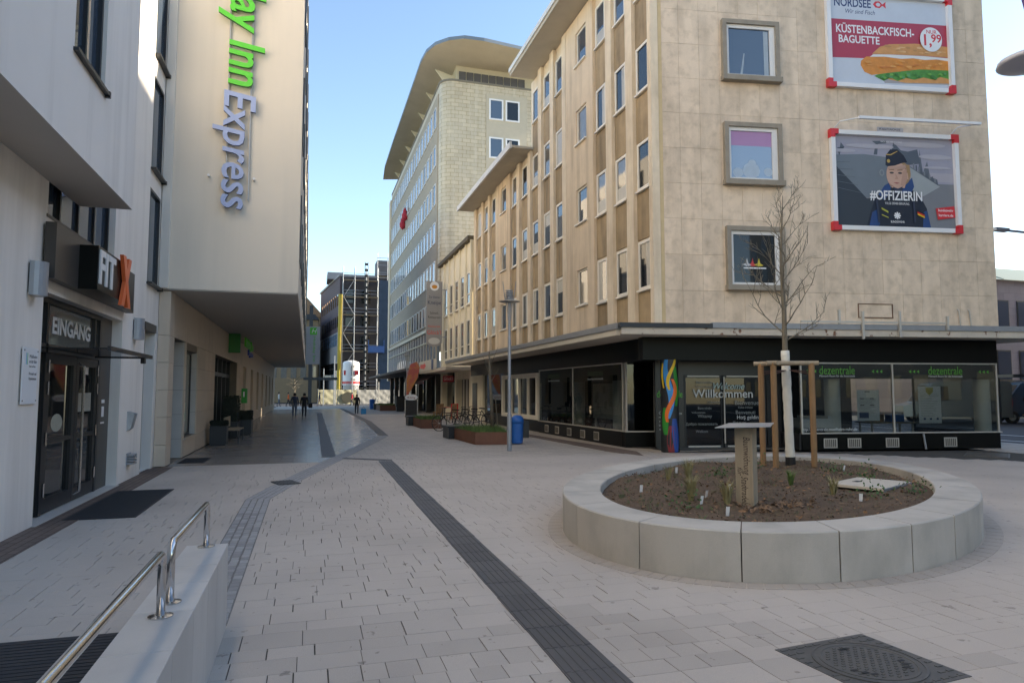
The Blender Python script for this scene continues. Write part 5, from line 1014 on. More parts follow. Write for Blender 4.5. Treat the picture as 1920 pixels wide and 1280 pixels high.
for k in range(5):
    a = MB(); nx, nz = 14, 8; vs = []; r_ = random.Random(k + 3)
    for j in range(nz + 1):
        for i in range(nx + 1): vs.append(HFd(k * 2.6 + 2.5 * i / nx, .03 * math.sin(i * .9 + j * 1.7 + k) + .035 * r_.uniform(-1, 1), .1 + 1.85 * j / nz))
    a.add(vs, [(j * (nx + 1) + i, j * (nx + 1) + i + 1, (j + 1) * (nx + 1) + i + 1, (j + 1) * (nx + 1) + i) for j in range(nz) for i in range(nx)]); a.build('tarpaulin', banner_m if k < 2 else tarp_g, hd, smooth=True)
    a = MB(); a.tube([HFd(k * 2.6 - .03, -.08, 0), HFd(k * 2.6 - .03, -.08, 2.05)], .03, 6); a.build('post', galv, hd)
a = MB(); a.poly([(2.6 + 1.25 + .85 * math.cos(t), .95 + .7 * math.sin(t)) for t in [2 * math.pi * q / 24 for q in range(24)]], .16, HFd); a.build('emblem', flat('dark_olive', (.06, .06, .045)), hd)
for i, (x, y_, h_) in enumerate(((1.9, 89.5, 4.6), (3.15, 88.5, 6.2), (3.4, 90.6, 5.4), (5.3, 87.5, 5.6), (8.6, 88, 3.9))):
    lab = ('leftmost slim pale pole before the hoarding', 'tall slim pale pole left of the yellow chute', 'slim pole carrying a small sign behind its neighbour', 'slim pale pole in front of the white silo', 'short traffic light pole right of the silo')[i]
    t_ = thing('street_pole', (x, y_, 0), lab, 'pole', 'poles along the cross street'); a = MB(); a.tube([V(x, y_, 0), V(x, y_, h_)], .06, 8); a.build('post', galv if i != 4 else alu, t_)
    if i in (2, 4): a = MB(); a.box(x - .2, x + .2, y_ - .12, y_ - .06, h_ - 1.0, h_ - .1); a.build('signal_head', anth, t_)
    if i == 0: a = MB(); a.box(x + .1, x + .9, y_ - .05, y_, 3.2, 3.75); a.build('sign_plate', M('pale_sign', (.6, .6, .5), .5, 0), t_)
a = MB(); a.box(.02, .42, 79.8, 80.2, 0, 11.4); pl_ = a.thing('steel_pylon', M('dark_grey_steel', (.07, .075, .08), .5, .08, 2), (.2, 80, 0), 'dark square steel pylon at the left end of the cross street', 'pylon'); a = MB(); a.box(-.5, 3.2, 79.85, 80.15, 3.0, 3.3); a.build('arm', MATS['dark_grey_steel'], pl_)
# houses behind
th_ = thing('tan_house', (-1, 118, 0), 'tan rendered house with lit window rows left of the purple building', 'house'); a = MB(); a.box(-9, 1.4, 112, 124, 0, 12.98); a.build('wall', tan_w, th_)
for z0 in (3.8, 6.9, 10.0):
    for k in range(7): a = MB(); x = -8.4 + k * 1.45; a.box(x, x + .85, 111.95, 112, z0, z0 + 1.9); a.build('window', pane_curt, th_)
a = MB(); a.box(-9.2, 1.5, 111.6, 124, 13, 13.15); a.prism([(-9.2, 13.15), (1.5, 13.15), (.9, 13.9), (-8.5, 13.9)], 112.3, 124, Fr((0, 0, 0), (1, 0, 0), (0, 0, 1), (0, 1, 0))); a.build('mansard', slate, th_)
gh = thing('gabled_house', (-1.2, 125, 0), 'far house with brown tiled gable roof peeping over the tan house', 'house'); a = MB(); a.box(-6, 2.2, 126, 136, 0, 14.9); a.build('wall', tan_w, gh)
a = MB(); a.prism([(-6.3, 14.9), (2.6, 14.9), (-1.0, 18.9)], 125.6, 136, Fr((0, 0, 0), (1, 0, 0), (0, 0, 1), (0, 1, 0))); a.build('roof', rooftile, gh); a = MB(); a.box(-2.6, -1.7, 127, 128, 16, 18.9); a.build('chimney', purple_b, gh)
fh = thing('pink_far_house', (-6, 140, 0), 'pale pink house far left at the end of the street', 'house'); a = MB(); a.box(-16, -1.4, 140, 150, 0, 9.0); a.build('wall', M('pale_pink_render', (.42, .35, .33), .85, .06, 1), fh)
for z0 in (1.2, 4.2, 6.6):
    for k in range(8): a = MB(); x = -15 + k * 1.7; a.box(x, x + .8, 139.95, 140, z0, z0 + 1.5); a.build('window', dark_glass, fh)
bt = MB(); bt.box(-30, 60, 160, 170, 0, 9); bt.thing('background_block', M('dull_grey', (.2, .2, .21), .8, .1, .3), (15, 160, 0), 'dull grey block closing the view far behind the building site', 'building')

# ================================================================== RIGHT EDGE: ROAD SIDE
pk = thing('pink_office', (50, 44, 0), 'pink grey office building with green roof across the road at the right edge', 'building'); a = MB(); a.box(46, 75, 41, 60, 0, 10.6); a.build('wall', pink_w, pk)
a = MB(); a.add([V(45.6, 40.6, 10.6), V(75, 40.6, 10.6), V(75, 60, 10.6), V(45.6, 60, 10.6), V(52, 47, 13.0), V(75, 47, 13.0), V(75, 55, 13), V(52, 55, 13)], [(0, 1, 5, 4), (0, 4, 7, 3), (4, 5, 6, 7), (3, 7, 6, 2)]); a.build('roof', copper, pk)
for k in range(9): a = MB(); a.tube([V(45.9 + k * .9, 40.75, 10.66), V(51.9 + k * .5, 46.9, 13.02)], .06, 5); a.build('roof_seam', copper, pk)
a = MB(); a.lathe([(.9, 10.6), (.9, 13.2), (.6, 13.9), (.1, 14.2)], 18, (50.0, 46, 0)); a.build('roof_dome', slate, pk)
for z0 in (2.6, 6.6):
    for k in range(9): o = MB(); x = 47.5 + k * 2.4; o.box(x, x + 1.5, 40.94, 41, z0, z0 + 2.4); o = o.build('window', anth, pk); p = MB(); p.box(x + .08, x + 1.42, 40.92, 40.938, z0 + .08, z0 + 2.3); p.build('pane', blue_glass, o)
bs = thing('bus_shelter', (37, 29.5, 0), 'dark framed glass bus shelter beside the road at the right edge', 'bus shelter')
BSF = Fr((35.2, 27.2, 0), (.9, -.43, 0), (-.43, -.9, 0)); a = MB(); a.box(0, 7, -.8, .8, 2.45, 2.6, BSF); a.build('roof', anth, bs)
for k in range(5): a = MB(); a.box(k * 1.7, k * 1.7 + .09, -.75, -.66, 0, 2.45, BSF); a.build('post', anth, bs)
a = MB(); a.box(.1, 6.8, -.72, -.70, .3, 2.3, BSF); a.build('glass_wall', shop_glass, bs)
a = MB(); a.box(1, 5, -.5, -.1, .45, .5, BSF); a.build('bench', timber, bs)
def van(x, y, ang, body, lab, L_=5.4, H_=2.3):
    t_ = thing('van', (x, y, -.05), lab, 'van', 'vans on the road'); f = Fr((x, y, -.05), (math.cos(ang), math.sin(ang), 0), (-math.sin(ang), math.cos(ang), 0)); W2 = .95
    pr_ = [(-L_ / 2, .35), (L_ / 2, .35), (L_ / 2, .95), (L_ / 2 - .75, 1.15), (L_ / 2 - 1.5, H_ - .1), (L_ / 2 - 1.9, H_), (-L_ / 2 + .1, H_), (-L_ / 2, H_ - .15)]
    a = MB(); n = len(pr_); a.add([f(p[0], -W2, p[1]) for p in pr_] + [f(p[0], W2, p[1]) for p in pr_], [tuple(range(n)), tuple(range(n, 2 * n))[::-1]] + [(i, (i + 1) % n, n + (i + 1) % n, n + i) for i in range(n)]); a.build('body', body, t_)
    for sx in (-L_ / 2 + 1.0, L_ / 2 - 1.0):
        for sy in (-W2 + .02, W2 - .02): a = MB(); a.tube([f(sx, sy - .1, .34), f(sx, sy + .1, .34)], .34, 18); w_ = a.build('wheel', rubber, t_); a = MB(); a.tube([f(sx, sy - .11, .34), f(sx, sy + .11, .34)], .18, 12); a.build('rim', alu, w_)
    for sy in (-1, 1):
        a = MB(); q = [(L_ / 2 - 1.52, 1.25), (L_ / 2 - 2.3, 1.25), (L_ / 2 - 2.3, H_ - .25), (L_ / 2 - 1.85, H_ - .25)]; a.add([f(p[0], sy * (W2 + .005), p[1]) for p in q], [(0, 1, 2, 3)]); a.build('side_window', dark_glass, t_)
        a = MB(); a.box(-L_ / 2 - .02, -L_ / 2 + .02, sy * W2 - .12 * sy - .08, sy * W2 - .12 * sy + .08, .95, 1.35, f); a.build('tail_light', M('red_lamp', (.5, .01, .01), .2, 0, emit=1.2), t_)
    a = MB(); q = [(L_ / 2 - .78, 1.2), (L_ / 2 - 1.46, H_ - .18)]; a.add([f(q[0][0] + .02, -.8, q[0][1]), f(q[0][0] + .02, .8, q[0][1]), f(q[1][0] + .02, .75, q[1][1]), f(q[1][0] + .02, -.75, q[1][1])], [(0, 1, 2, 3)]); a.build('windscreen', dark_glass, t_)
    a = MB(); a.box(L_ / 2 - .02, L_ / 2 + .06, -.9, .9, .35, .6, f); a.box(-L_ / 2 - .05, -L_ / 2 + .02, -.9, .9, .35, .55, f); a.build('bumper', rubber, t_)
van(35.0, 30.3, rad(150), M('silver_paint', (.42, .44, .45), .25, .03, 2, metal=.4), 'silver van seen through the corner shop glass')
van(39.2, 28.4, rad(148), M('blue_paint', (.05, .16, .32), .25, .03, 2), 'blue van behind the silver van, seen through the corner glass')
van(44.5, 25.9, rad(150), M('steel_blue_paint', (.06, .17, .28), .25, .03, 2), 'blue van under the bus shelter at the right edge', 4.4, 1.7)
# hanging street lamp disc at the top right corner and a street light head
dl_ = thing('disc_lamp', (10.55, 7.1, 0), 'pale disc street lamp on a violet pole cut by the right edge', 'street lamp'); a = MB(); a.tube([V(11.6, 8.2, 0), V(11.5, 8.05, 7.6), V(11.05, 7.9, 8.3)], .06, 10); a.build('pole', M('violet_paint', (.16, .12, .36), .4, .03, 3), dl_)
a = MB(); a.lathe([(.05, 7.28), (.25, 7.26), (.48, 7.16), (.50, 7.10), (.46, 7.08), (.1, 7.02)], 28, (11.32, 8.0, 0)); a.build('disc', M('pale_lamp', (.60, .60, .66), .4, .03, 3), dl_, smooth=True)
st = thing('street_light', (41, 31.5, 0), 'grey street light head on a pole beyond the corner building', 'street lamp'); a = MB(); a.tube([V(43, 31, 0), V(43, 31, 11.2), V(42.6, 31.2, 11.6), V(41.6, 31.6, 11.75)], .08, 8); a.build('pole', galv, st); a = MB(); a.box(40.6, 41.7, 31.4, 31.8, 11.65, 11.85); a.build('head', galv, st)
# plain blocks added outside the view to shade the square and the road
for nm, q, h_, lab in (('added_shade_block', (31.5, 46, -45, 19.0), 21.9, 'plain block added outside the right of the view to shade the square'), ('added_shade_block', (49, 66, 8, 34), 25.0, 'second plain block added outside the view to shade the road')):
    t_ = thing(nm, ((q[0] + q[1]) / 2, (q[2] + q[3]) / 2, 0), lab, 'building'); a = MB(); a.box(q[0], q[1], q[2], q[3], 0, h_); a.build('wall', pink_w if q[0] > 40 else M('shade_block_render', (.40, .36, .31), .8, .05, 1), t_)
    wm_ = MB(); wm_.box(-.03, 0, -.9, .9, 0, 1.6); wm_ = wm_.mesh('window', blue_glass)
    for z0 in (1.2, 4.4, 7.6, 10.8, 14, 17.2, 20.4):
        for k in range(int((q[3] - q[2]) / 3.4)): inst(wm_, 'window', t_, (q[0], q[2] + 1.8 + k * 3.4, z0))

# ================================================================== OVAL PLANTER AND WHAT STANDS IN IT
def oval(t, A_, B_, z=0, c=OC): x, y = A_ * math.cos(t), B_ * math.sin(t); return V(c.x + x * math.cos(OT) - y * math.sin(OT), c.y + x * math.sin(OT) + y * math.cos(OT), z)
ow = thing('oval_planter', (OC.x, OC.y, 0), 'large oval concrete planter ring with soil in the middle of the square', 'planter')
ZT, RW = .45, .50
joints = [-172, -158, -143, -130, -118, -105.5, -92, -70, -40, -5, 35, 75, 110, 140, 165, 188]
# joint bearings are measured from the planter centre; convert to the oval's parameter
def par(deg):
    a_ = rad(deg) - OT; return math.atan2(math.sin(a_) / OB, math.cos(a_) / OA)
ts = sorted(par(j) % (2 * math.pi) for j in joints[:-1]); ts.append(ts[0] + 2 * math.pi)
for i in range(len(ts) - 1):
    a = MB(); n = max(4, int((ts[i + 1] - ts[i]) / .05)); g_ = .0022; vs = []; ch_ = .012
    for k in range(n + 1):
        t = ts[i] + g_ + (ts[i + 1] - ts[i] - 2 * g_) * k / n
        for A_, B_, z in ((OA, OB, -.03), (OA, OB, ZT - ch_), (OA - ch_, OB - ch_, ZT), (OA - RW + ch_, OB - RW + ch_, ZT), (OA - RW, OB - RW, ZT - ch_), (OA - RW, OB - RW, .2)): vs.append(oval(t, A_, B_, z))
    a.add(vs, [(k * 6 + j, (k + 1) * 6 + j, (k + 1) * 6 + j + 1, k * 6 + j + 1) for k in range(n) for j in range(5)] + [(0, 1, 2, 3, 4, 5), tuple(n * 6 + j for j in (5, 4, 3, 2, 1, 0))]); a.build('concrete_segment', conc_ring, ow)
a = MB(); n = 72; a.add([oval(2 * math.pi * k / n, OA - .02, OB - .02, -.02) for k in range(n)] + [oval(2 * math.pi * k / n, OA - .02, OB - .02, .2) for k in range(n)], [(k, (k + 1) % n, n + (k + 1) % n, n + k) for k in range(n)]); a.build('joint_core', joint, ow)
# soil: uneven sheet
def soil_z(x, y): return .395 + .02 * math.sin(x * 2.3 + y) + .015 * math.sin(x * 5 - y * 4)
so_ = MB(); nr, na = 40, 96; vs = [V(OC.x, OC.y, .41)]; rs_ = random.Random(5)
for r_ in range(1, nr + 1):
    for k in range(na):
        p = oval(2 * math.pi * k / na, (OA - RW + .02) * r_ / nr, (OB - RW + .02) * r_ / nr); edge = -.05 * max(0, (r_ / nr - .9) * 10); vs.append(V(p.x, p.y, soil_z(p.x, p.y) + edge + rs_.uniform(-.012, .012)))
so_.add(vs, [(0, 1 + k, 1 + (k + 1) % na) for k in range(na)] + [(1 + (r_ - 1) * na + k, 1 + r_ * na + k, 1 + r_ * na + (k + 1) % na, 1 + (r_ - 1) * na + (k + 1) % na) for r_ in range(1, nr) for k in range(na)]); soil = so_.build('soil', soil_m, ow, smooth=True)
# crumbs, stones and chips on the soil
cl = MB(); cl2 = MB()
for _ in range(5200):
    t = rs_.uniform(0, 6.283); q = math.sqrt(rs_.random()) * .97; p = oval(t, (OA - RW) * q, (OB - RW) * q); p.z = soil_z(p.x, p.y); s_ = rs_.uniform(.006, .02) * (1.6 if rs_.random() < .1 else 1); m_ = cl if rs_.random() < .75 else cl2
    v_ = [p + V(rs_.uniform(-1, 1), rs_.uniform(-1, 1), rs_.uniform(-.2, 1)) * s_ for _ in range(4)]; m_.add(v_, [(0, 1, 2), (0, 2, 3), (0, 3, 1), (1, 3, 2)])
for _ in range(130):
    p = V(5.15 + rs_.gauss(0, .28), 6.75 + rs_.gauss(0, .14), 0); p.z = soil_z(p.x, p.y) + .01; v_ = [p + V(rs_.uniform(-1, 1), rs_.uniform(-1, 1), rs_.uniform(-.3, 1)) * .032 for _ in range(5)]; cl2.add(v_, [(0, 1, 2), (0, 2, 3), (0, 3, 4), (0, 4, 1), (1, 3, 2), (1, 4, 3)])
cl.build('soil_crumbs', M('soil_crumb', (.10, .068, .042), .95, .4, 30), ow, kind='stuff'); cl2.build('bark_chips', M('bark_chip', (.22, .14, .085), .9, .4, 20), ow, kind='stuff')
# tufts and small plants
def tuft(x, y, n_, h_, mat_, lab, spread=.6, wd=.006):
    z = soil_z(x, y) - .01; a = MB()
    for _ in range(n_):
        an = rs_.uniform(0, 6.283); le = h_ * rs_.uniform(.6, 1.1); out = spread * rs_.uniform(.2, 1) * le; d_ = V(math.cos(an), math.sin(an), 0); s_ = V(-d_.y, d_.x, 0) * wd; b0 = V(x, y, z) + d_ * rs_.uniform(0, .03); p1 = b0 + d_ * out * .4 + V(0, 0, le * .65); p2 = b0 + d_ * out + V(0, 0, le * .9)
        a.add([b0 - s_, b0 + s_, p1 + s_ * .8, p1 - s_ * .8, p2], [(0, 1, 2, 3), (3, 2, 4)])
    t_ = thing('grass_tuft', (x, y, z), lab, 'plant', 'small plants in the oval planter'); a.build('blades', mat_, t_)
tuft(4.55, 7.55, 105, 0.35, drygrass, 'largest dry grass tuft left of the timber post'); tuft(4.72, 7.05, 82, 0.32, drygrass, 'second dry grass tuft just left of the timber post')
tuft(5.5, 9.2, 75, 0.34, drygrass, 'dry grass tuft in the far left of the planter bed'); tuft(5.0, 8.9, 33, 0.27, drygrass, 'thin dry tuft in the left of the bed'); tuft(6.6, 8.3, 50, 0.26, grass_m, 'green grass tuft right of the timber post'); tuft(6.45, 7.3, 60, 0.27, drygrass, 'sparse tuft before the access hatch')
for i, (x, y) in enumerate(((6.3, 9.6), (7.2, 10.0), (6.9, 7.15), (7.6, 7.2), (4.15, 7.0), (8.25, 9.3), (7.95, 8.35))):
    a = MB(); z = soil_z(x, y)
    for _ in range(75):
        p = V(x + rs_.gauss(0, .11), y + rs_.gauss(0, .11), z + abs(rs_.gauss(0, .09))); n_ = V(rs_.gauss(0, 1), rs_.gauss(0, 1), 1).normalized(); u = n_.orthogonal().normalized() * .022; v_ = n_.cross(u) * .6; a.add([p - u, p - v_, p + u, p + v_], [(0, 1, 2, 3)])
    lab = ('leafy green plant behind the timber post', 'leafy plant near the tree stakes', 'low green plant in front of the hatch', 'low green plant at the near side of the hatch', 'small green plant at the near left rim of the bed', 'green plant at the far right of the bed', 'small green plant by the right rim')[i]
    t_ = thing('leafy_plant', (x, y, z), lab, 'plant', 'small plants in the oval planter'); a.build('leaves', M('small_leaf', (.05, .12, .025), .6, .3, 12), t_)
for i, (x, y, an, lab) in enumerate(((4.2, 8.2, 0, 'white plant label alone in the left of the bed'), (4.75, 7.55, .5, 'tilted white plant label right of the big dry tuft'), (4.5, 7.25, .3, 'white plant label at the foot of the big dry tuft'), (4.25, 6.35, 0, 'white plant label peeping over the near rim'), (5.7, 9.9, 0, 'upright white plant label at the far left of the bed'), (6.35, 6.75, -.25, 'white plant label leaning near the right front rim'), (5.2, 7.7, -.3, 'white plant label leaning beside the timber post'), (8.7, 9.6, .4, 'white plant label at the far right of the bed'))):
    z = soil_z(x, y); a = MB(); f = Fr((x, y, z), (math.cos(an - .3), math.sin(an - .3), 0), (0, 1, 0), V(.25 * an, -.15, .96)); a.prism([(-.017, -.03), (.017, -.03), (.02, .1), (-.02, .1)], -.001, .001, Fr(f.o, f.u, f.w, f.n)); a.thing('plant_label', white_p, (x, y, z), lab, 'plant label', 'white plant labels')
dl2 = MB(); gl2 = MB()
for _ in range(420):
    t = rs_.uniform(0, 6.283); q = math.sqrt(rs_.random()) * .96; p = oval(t, (OA - RW) * q, (OB - RW) * q); p.z = soil_z(p.x, p.y) + .012; n_ = V(rs_.gauss(0, .5), rs_.gauss(0, .5), 1).normalized(); u = n_.orthogonal().normalized(); u = Matrix.Rotation(rs_.uniform(0, 6.28), 3, n_) @ u * rs_.uniform(.015, .035); v_ = n_.cross(u) * .6; dl2.add([p - u, p - v_, p + u, p + v_], [(0, 1, 2, 3)])
for _ in range(420):
    t = rs_.uniform(0, 6.283); q = math.sqrt(rs_.random()) * .95; c_ = oval(t, (OA - RW) * q, (OB - RW) * q)
    for _k in range(5):
        p = c_ + V(rs_.gauss(0, .025), rs_.gauss(0, .025), 0); p.z = soil_z(p.x, p.y); u = V(rs_.gauss(0, .4), rs_.gauss(0, .4), 1).normalized() * rs_.uniform(.03, .08); v_ = u.orthogonal().normalized() * .007; gl2.add([p - v_, p + v_, p + u], [(0, 1, 2)])
dl2.build('dead_leaves', M('dead_leaf', (.24, .13, .06), .8, .4, 15), ow, kind='stuff'); gl2.build('sprouts', M('sprout', (.09, .14, .04), .7, .3, 15), ow, kind='stuff')
# access hatch
ht = thing('access_hatch', (7.45, 7.8, .41), 'pale square access hatch lying in the planter soil', 'hatch'); a = MB(); f = Fr((7.55, 7.85, .42), (.9, .43, 0), (-.43, .9, 0)); a.bev(-.5, .5, -.36, .36, -.02, .018, .006, f); a.build('cover', M('pale_hatch', (.52, .47, .39), .7, .06, 4), ht); a = MB(); a.box(-.1, .06, .12, .2, .018, .021, f); a.build('handle_slot', rubber, ht); a = MB(); a.box(-.5, .5, -.372, -.362, -.04, .012, f); a.build('rim', galv, ht)
# timber post with plate
tp_ = thing('timber_post', (4.97, 7.02, .4), 'square timber post with handwriting and a thin metal plate on top', 'post'); f = Fr((4.97, 7.02, 0), (math.cos(rad(-47)), math.sin(rad(-47)), 0), (-math.sin(rad(-47)) * -1, -math.cos(rad(-47)), 0))
f = Fr((4.97, 7.02, 0), V(.64, -.768, 0), V(-.768, -.64, 0)); a = MB(); a.box(-.1, .1, -.1, .1, .33, 1.27, f); a.build('post', timber_g, tp_)
a = MB(); n4 = [f(-.27, .30, 1.275), f(.33, .20, 1.30), f(.27, -.24, 1.325), f(-.25, -.2, 1.31)]; a.add(n4 + [p + V(0, 0, .008) for p in n4], [(3, 2, 1, 0), (4, 5, 6, 7)] + [(i, (i + 1) % 4, 4 + (i + 1) % 4, 4 + i) for i in range(4)]); a.build('plate', M('brushed_plate', (.60, .62, .64), .3, .05, 4, metal=.7), tp_)
ff = Fr(f.o, V(.64, -.768, 0), V(-.768, -.64, 0)); text('Baumwidmung', .11, ff, .03, .1005, .96, flat('pen_ink', (.04, .02, .015)), tp_, vertical=True, shear=.3, ext=.0008, maxw=.44); text('Stadtradeln', .11, ff, -.0, .1005, .55, MATS['print_pen_ink'], tp_, vertical=True, shear=.3, ext=.0008, maxw=.34); text('für', .08, ff, -.05, .1005, .78, MATS['print_pen_ink'], tp_, vertical=True, shear=.3, ext=.0008)
# staked young tree
TX, TY = 8.42, 10.6
tr_ = thing('young_tree', (TX, TY, .4), 'bare young tree with white wrapped trunk in the oval planter', 'tree'); rt_ = random.Random(11)
lead = [V(TX + .02, TY, .36), V(TX, TY, 1.4), V(TX - .03, TY, 2.45), V(TX - .02, TY + .01, 3.2), V(TX - .06, TY, 4.0), V(TX - .03, TY, 4.7), V(TX + .02, TY, 5.35)]
a = MB(); a.tube(lead, [.062, .055, .05, .042, .03, .018, .005], 9); a.build('trunk', bark, tr_, smooth=True)
a = MB(); pts = [lead[0] + (lead[2] - lead[0]) * k / 24 for k in range(1, 25)]; a.tube([V(lead[0].x + (lead[1].x - lead[0].x) * 0, 0, 0) * 0 + p for p in pts], [.078 + rt_.uniform(-.005, .005) for _ in pts], 10); a.build('trunk_wrap', wrap_m, tr_, smooth=True)
a = MB(); a.tube([V(TX + .02, TY, .36), V(TX + .018, TY, .52)], .088, 12); a.build('trunk_guard', rubber, tr_)
br = MB()
def branch(p, d, L_, r_, lvl):
    n_ = 5; pts = [p]; q = p; dd = d
    for k in range(n_):
        dd = (dd + V(rt_.gauss(0, .10), rt_.gauss(0, .10), .07 + rt_.gauss(0, .06))).normalized(); q = q + dd * L_ / n_; pts.append(q)
    br.tube(pts, [r_ * (1 - .8 * k / n_) + .0012 for k in range(n_ + 1)], 5 if lvl < 2 else 4)
    if lvl < 3:
        for k in range(1, n_ + 1):
            for _ in range((1, 1, 1)[lvl] - (rt_.random() < (.1 if lvl < 2 else .32)) + (rt_.random() < .2)):
                sd_ = dd.orthogonal().normalized(); sd_ = Matrix.Rotation(rt_.uniform(0, 6.283), 3, dd) @ sd_; branch(pts[k], (dd * .75 + sd_ * .65 + V(0, 0, .12)).normalized(), L_ * rt_.uniform(.28, .48), r_ * .5, lvl + 1)
for k in range(19):
    t = k / 18; z = 2.62 + 2.45 * t; i = max(j for j in range(len(lead)) if lead[j].z <= z); i = min(i, len(lead) - 2); q = (z - lead[i].z) / (lead[i + 1].z - lead[i].z); p = lead[i].lerp(lead[i + 1], q); an = k * 2.4 + rt_.uniform(-.3, .3); L_ = (1.12 - .62 * t) * rt_.uniform(.8, 1.1)
    branch(p, V(math.cos(an) * .8, math.sin(an) * .8, .55 + .4 * t).normalized(), L_, .014 - .007 * t, 1)
br.build('branches', bark, tr_)
sk_ = thing('tree_stakes', (8.1, 10.25, .4), 'three round timber stakes with top rails holding the young tree', 'tree stake')
S3 = [V(7.8, 10.52, 0), V(7.82, 10.2, 0), V(8.47, 10.02, 0)]
for p in S3: a = MB(); a.tube([p + V(0, 0, .3), p + V(0, 0, 2.2)], .052, 10); a.build('stake', timber, sk_, smooth=False)
for p, q in ((S3[0], S3[1]), (S3[1], S3[2]), (S3[0], S3[2])): d_ = (q - p).normalized() * .12; a = MB(); a.tube([p - d_ + V(0, 0, 2.2), q + d_ + V(0, 0, 2.2)], .04, 8); a.build('top_rail', timber_g, sk_)
a = MB()
for p in S3: a.tube([p + V(0, 0, 2.05), V(TX, TY, 2.1), p + V(0, 0, 2.0)], .018, 6)
a.build('tie', M('brown_strap', (.10, .05, .04), .8, .1, 8), sk_)
# moss tufts at the foot of the ring
for i, (x, y) in enumerate(((4.0, 5.62), (4.55, 5.38), (6.05, 5.62))): 
    a = MB()
    for _ in range(30): p = V(x + rs_.gauss(0, .05), y + rs_.gauss(0, .03) - .02, rs_.uniform(0, .05)); u = V(rs_.uniform(-1, 1), rs_.uniform(-1, 1), rs_.uniform(.2, 1)).normalized() * .022; v_ = u.orthogonal().normalized() * .006; a.add([p - v_, p + v_, p + u], [(0, 1, 2)])
    a.thing('weed', grass_m, (x, y, 0), ('weed at the joint of the planter wall, left one', 'weed at the foot of the planter wall, middle one', 'weed at the foot of the planter wall, right one')[i], 'weed', 'weeds along the planter')

# ================================================================== STREET FURNITURE
lp = thing('street_lamp', (5.6, 19.08, 0), 'grey street lamp with ringed head and spikes beside the blue bin', 'street lamp')
def lamp(t_, x, y, h):
    a = MB(); a.lathe([(.068, 0), (.068, 1.05), (.050, 1.06), (.047, 3.3), (.038, 3.31), (.036, h - .35)], 16, (x, y, 0)); a.build('pole', galv, t_, smooth=False)
    a = MB(); a.lathe([(.05, h - .42), (.31, h - .40), (.31, h - .385), (.05, h - .37)], 24, (x, y, 0)); a.build('reflector_disc', alu, t_)
    for k in range(5): a = MB(); z = h - .33 + k * .06; a.lathe([(.13 - .004 * k, z), (.13 - .004 * k, z + .028), (.06, z + .03)], 20, (x, y, 0)); a.build('ring', galv, t_)
    for k in range(4): an = k * math.pi / 2 + .5; a = MB(); a.tube([V(x + .17 * math.cos(an), y + .17 * math.sin(an), h - .4), V(x + .27 * math.cos(an), y + .27 * math.sin(an), h + .17)], .009, 5); a.build('spike', galv, t_)
    for k in range(4): an = k * math.pi / 2 + .2; a = MB(); a.tube([V(x + .04 * math.cos(an), y + .04 * math.sin(an), h - .95), V(x + .1 * math.cos(an), y + .1 * math.sin(an), h - .41)], .01, 5); a.build('strut', galv, t_)
lamp(lp, 5.6, 19.08, 4.72)
l2 = thing('street_lamp', (8.0, 56.5, 0), 'farther grey street lamp in front of the pub terrace', 'street lamp'); lamp(l2, 6.9, 50, 4.72)
l2.location = (6.9, 50, 0)
for o in list(l2.children): o.data.transform(Matrix.Translation((1.1, 6.5, 0)))
bi = thing('litter_bin', (6.56, 21.5, 0), 'blue domed plastic litter bin behind the lamp post', 'litter bin'); a = MB(); a.lathe([(.16, .02), (.185, .05), (.2, .66), (.205, .68)], 22, (6.58, 21.5, 0)); a.build('body', blue_bin, bi); a = MB(); a.lathe([(.212, .67), (.212, .78), (.19, .86), (.12, .92), (.02, .94)], 22, (6.58, 21.5, 0)); a.build('lid', blue_bin, bi, smooth=True); a = MB(); a.box(6.75, 6.95, 21.4, 21.6, .2, .75); a.build('post', anth, bi)
def cplanter(q, h_, lab, seat):
    t_ = thing('corten_planter', (q[0][0], q[0][1], 0), lab, 'planter', 'rusty steel planters'); a = MB(); n = len(q); a.add([V(*p, 0) for p in q] + [V(*p, h_) for p in q], [(i, (i + 1) % n, n + (i + 1) % n, n + i) for i in range(n)]); c = V(sum(p[0] for p in q) / n, sum(p[1] for p in q) / n, 0)
    a.add([V(*p, h_ - .04) for p in q], [tuple(range(n))]); a.build('steel_tub', corten, t_); g_ = MB(); r_ = random.Random(n)
    xs = [p[0] for p in q]; ys_ = [p[1] for p in q]
    def inside(x, y):
        r = False
        for i in range(n):
            x1, y1 = q[i]; x2, y2 = q[(i + 1) % n]
            if (y1 > y) != (y2 > y) and x < (x2 - x1) * (y - y1) / (y2 - y1) + x1: r = not r
        return r
    for _ in range(3500):
        x, y = r_.uniform(min(xs), max(xs)), r_.uniform(min(ys_), max(ys_))
        if inside(x, y): an = r_.uniform(0, 6.28); hh = r_.uniform(.06, .22); d_ = V(math.cos(an), math.sin(an), 0); p = V(x, y, h_ - .05); g_.add([p - d_ * .008, p + d_ * .008, p + V(d_.y, -d_.x, 0) * .06 + V(0, 0, hh)], [(0, 1, 2)])
    g_.build('grass', grass_m, t_, kind='stuff'); sx0, sy0, sx1, sy1 = seat; a = MB(); a.box(sx0, sx1, sy0, sy1, h_ + .0, h_ + .06); a.box(sx0 + .05, sx1 - .05, sy0 + .05, sy1 - .05, .0, h_); a.build('seat_slab', anth, t_); return t_
cp = cplanter([(5.2, 21.6), (6.25, 21.4), (6.75, 24.6), (5.1, 24.9)], .4, 'nearest rusty steel planter with grass beside the lamp post', (4.85, 24.4, 5.7, 25.6))
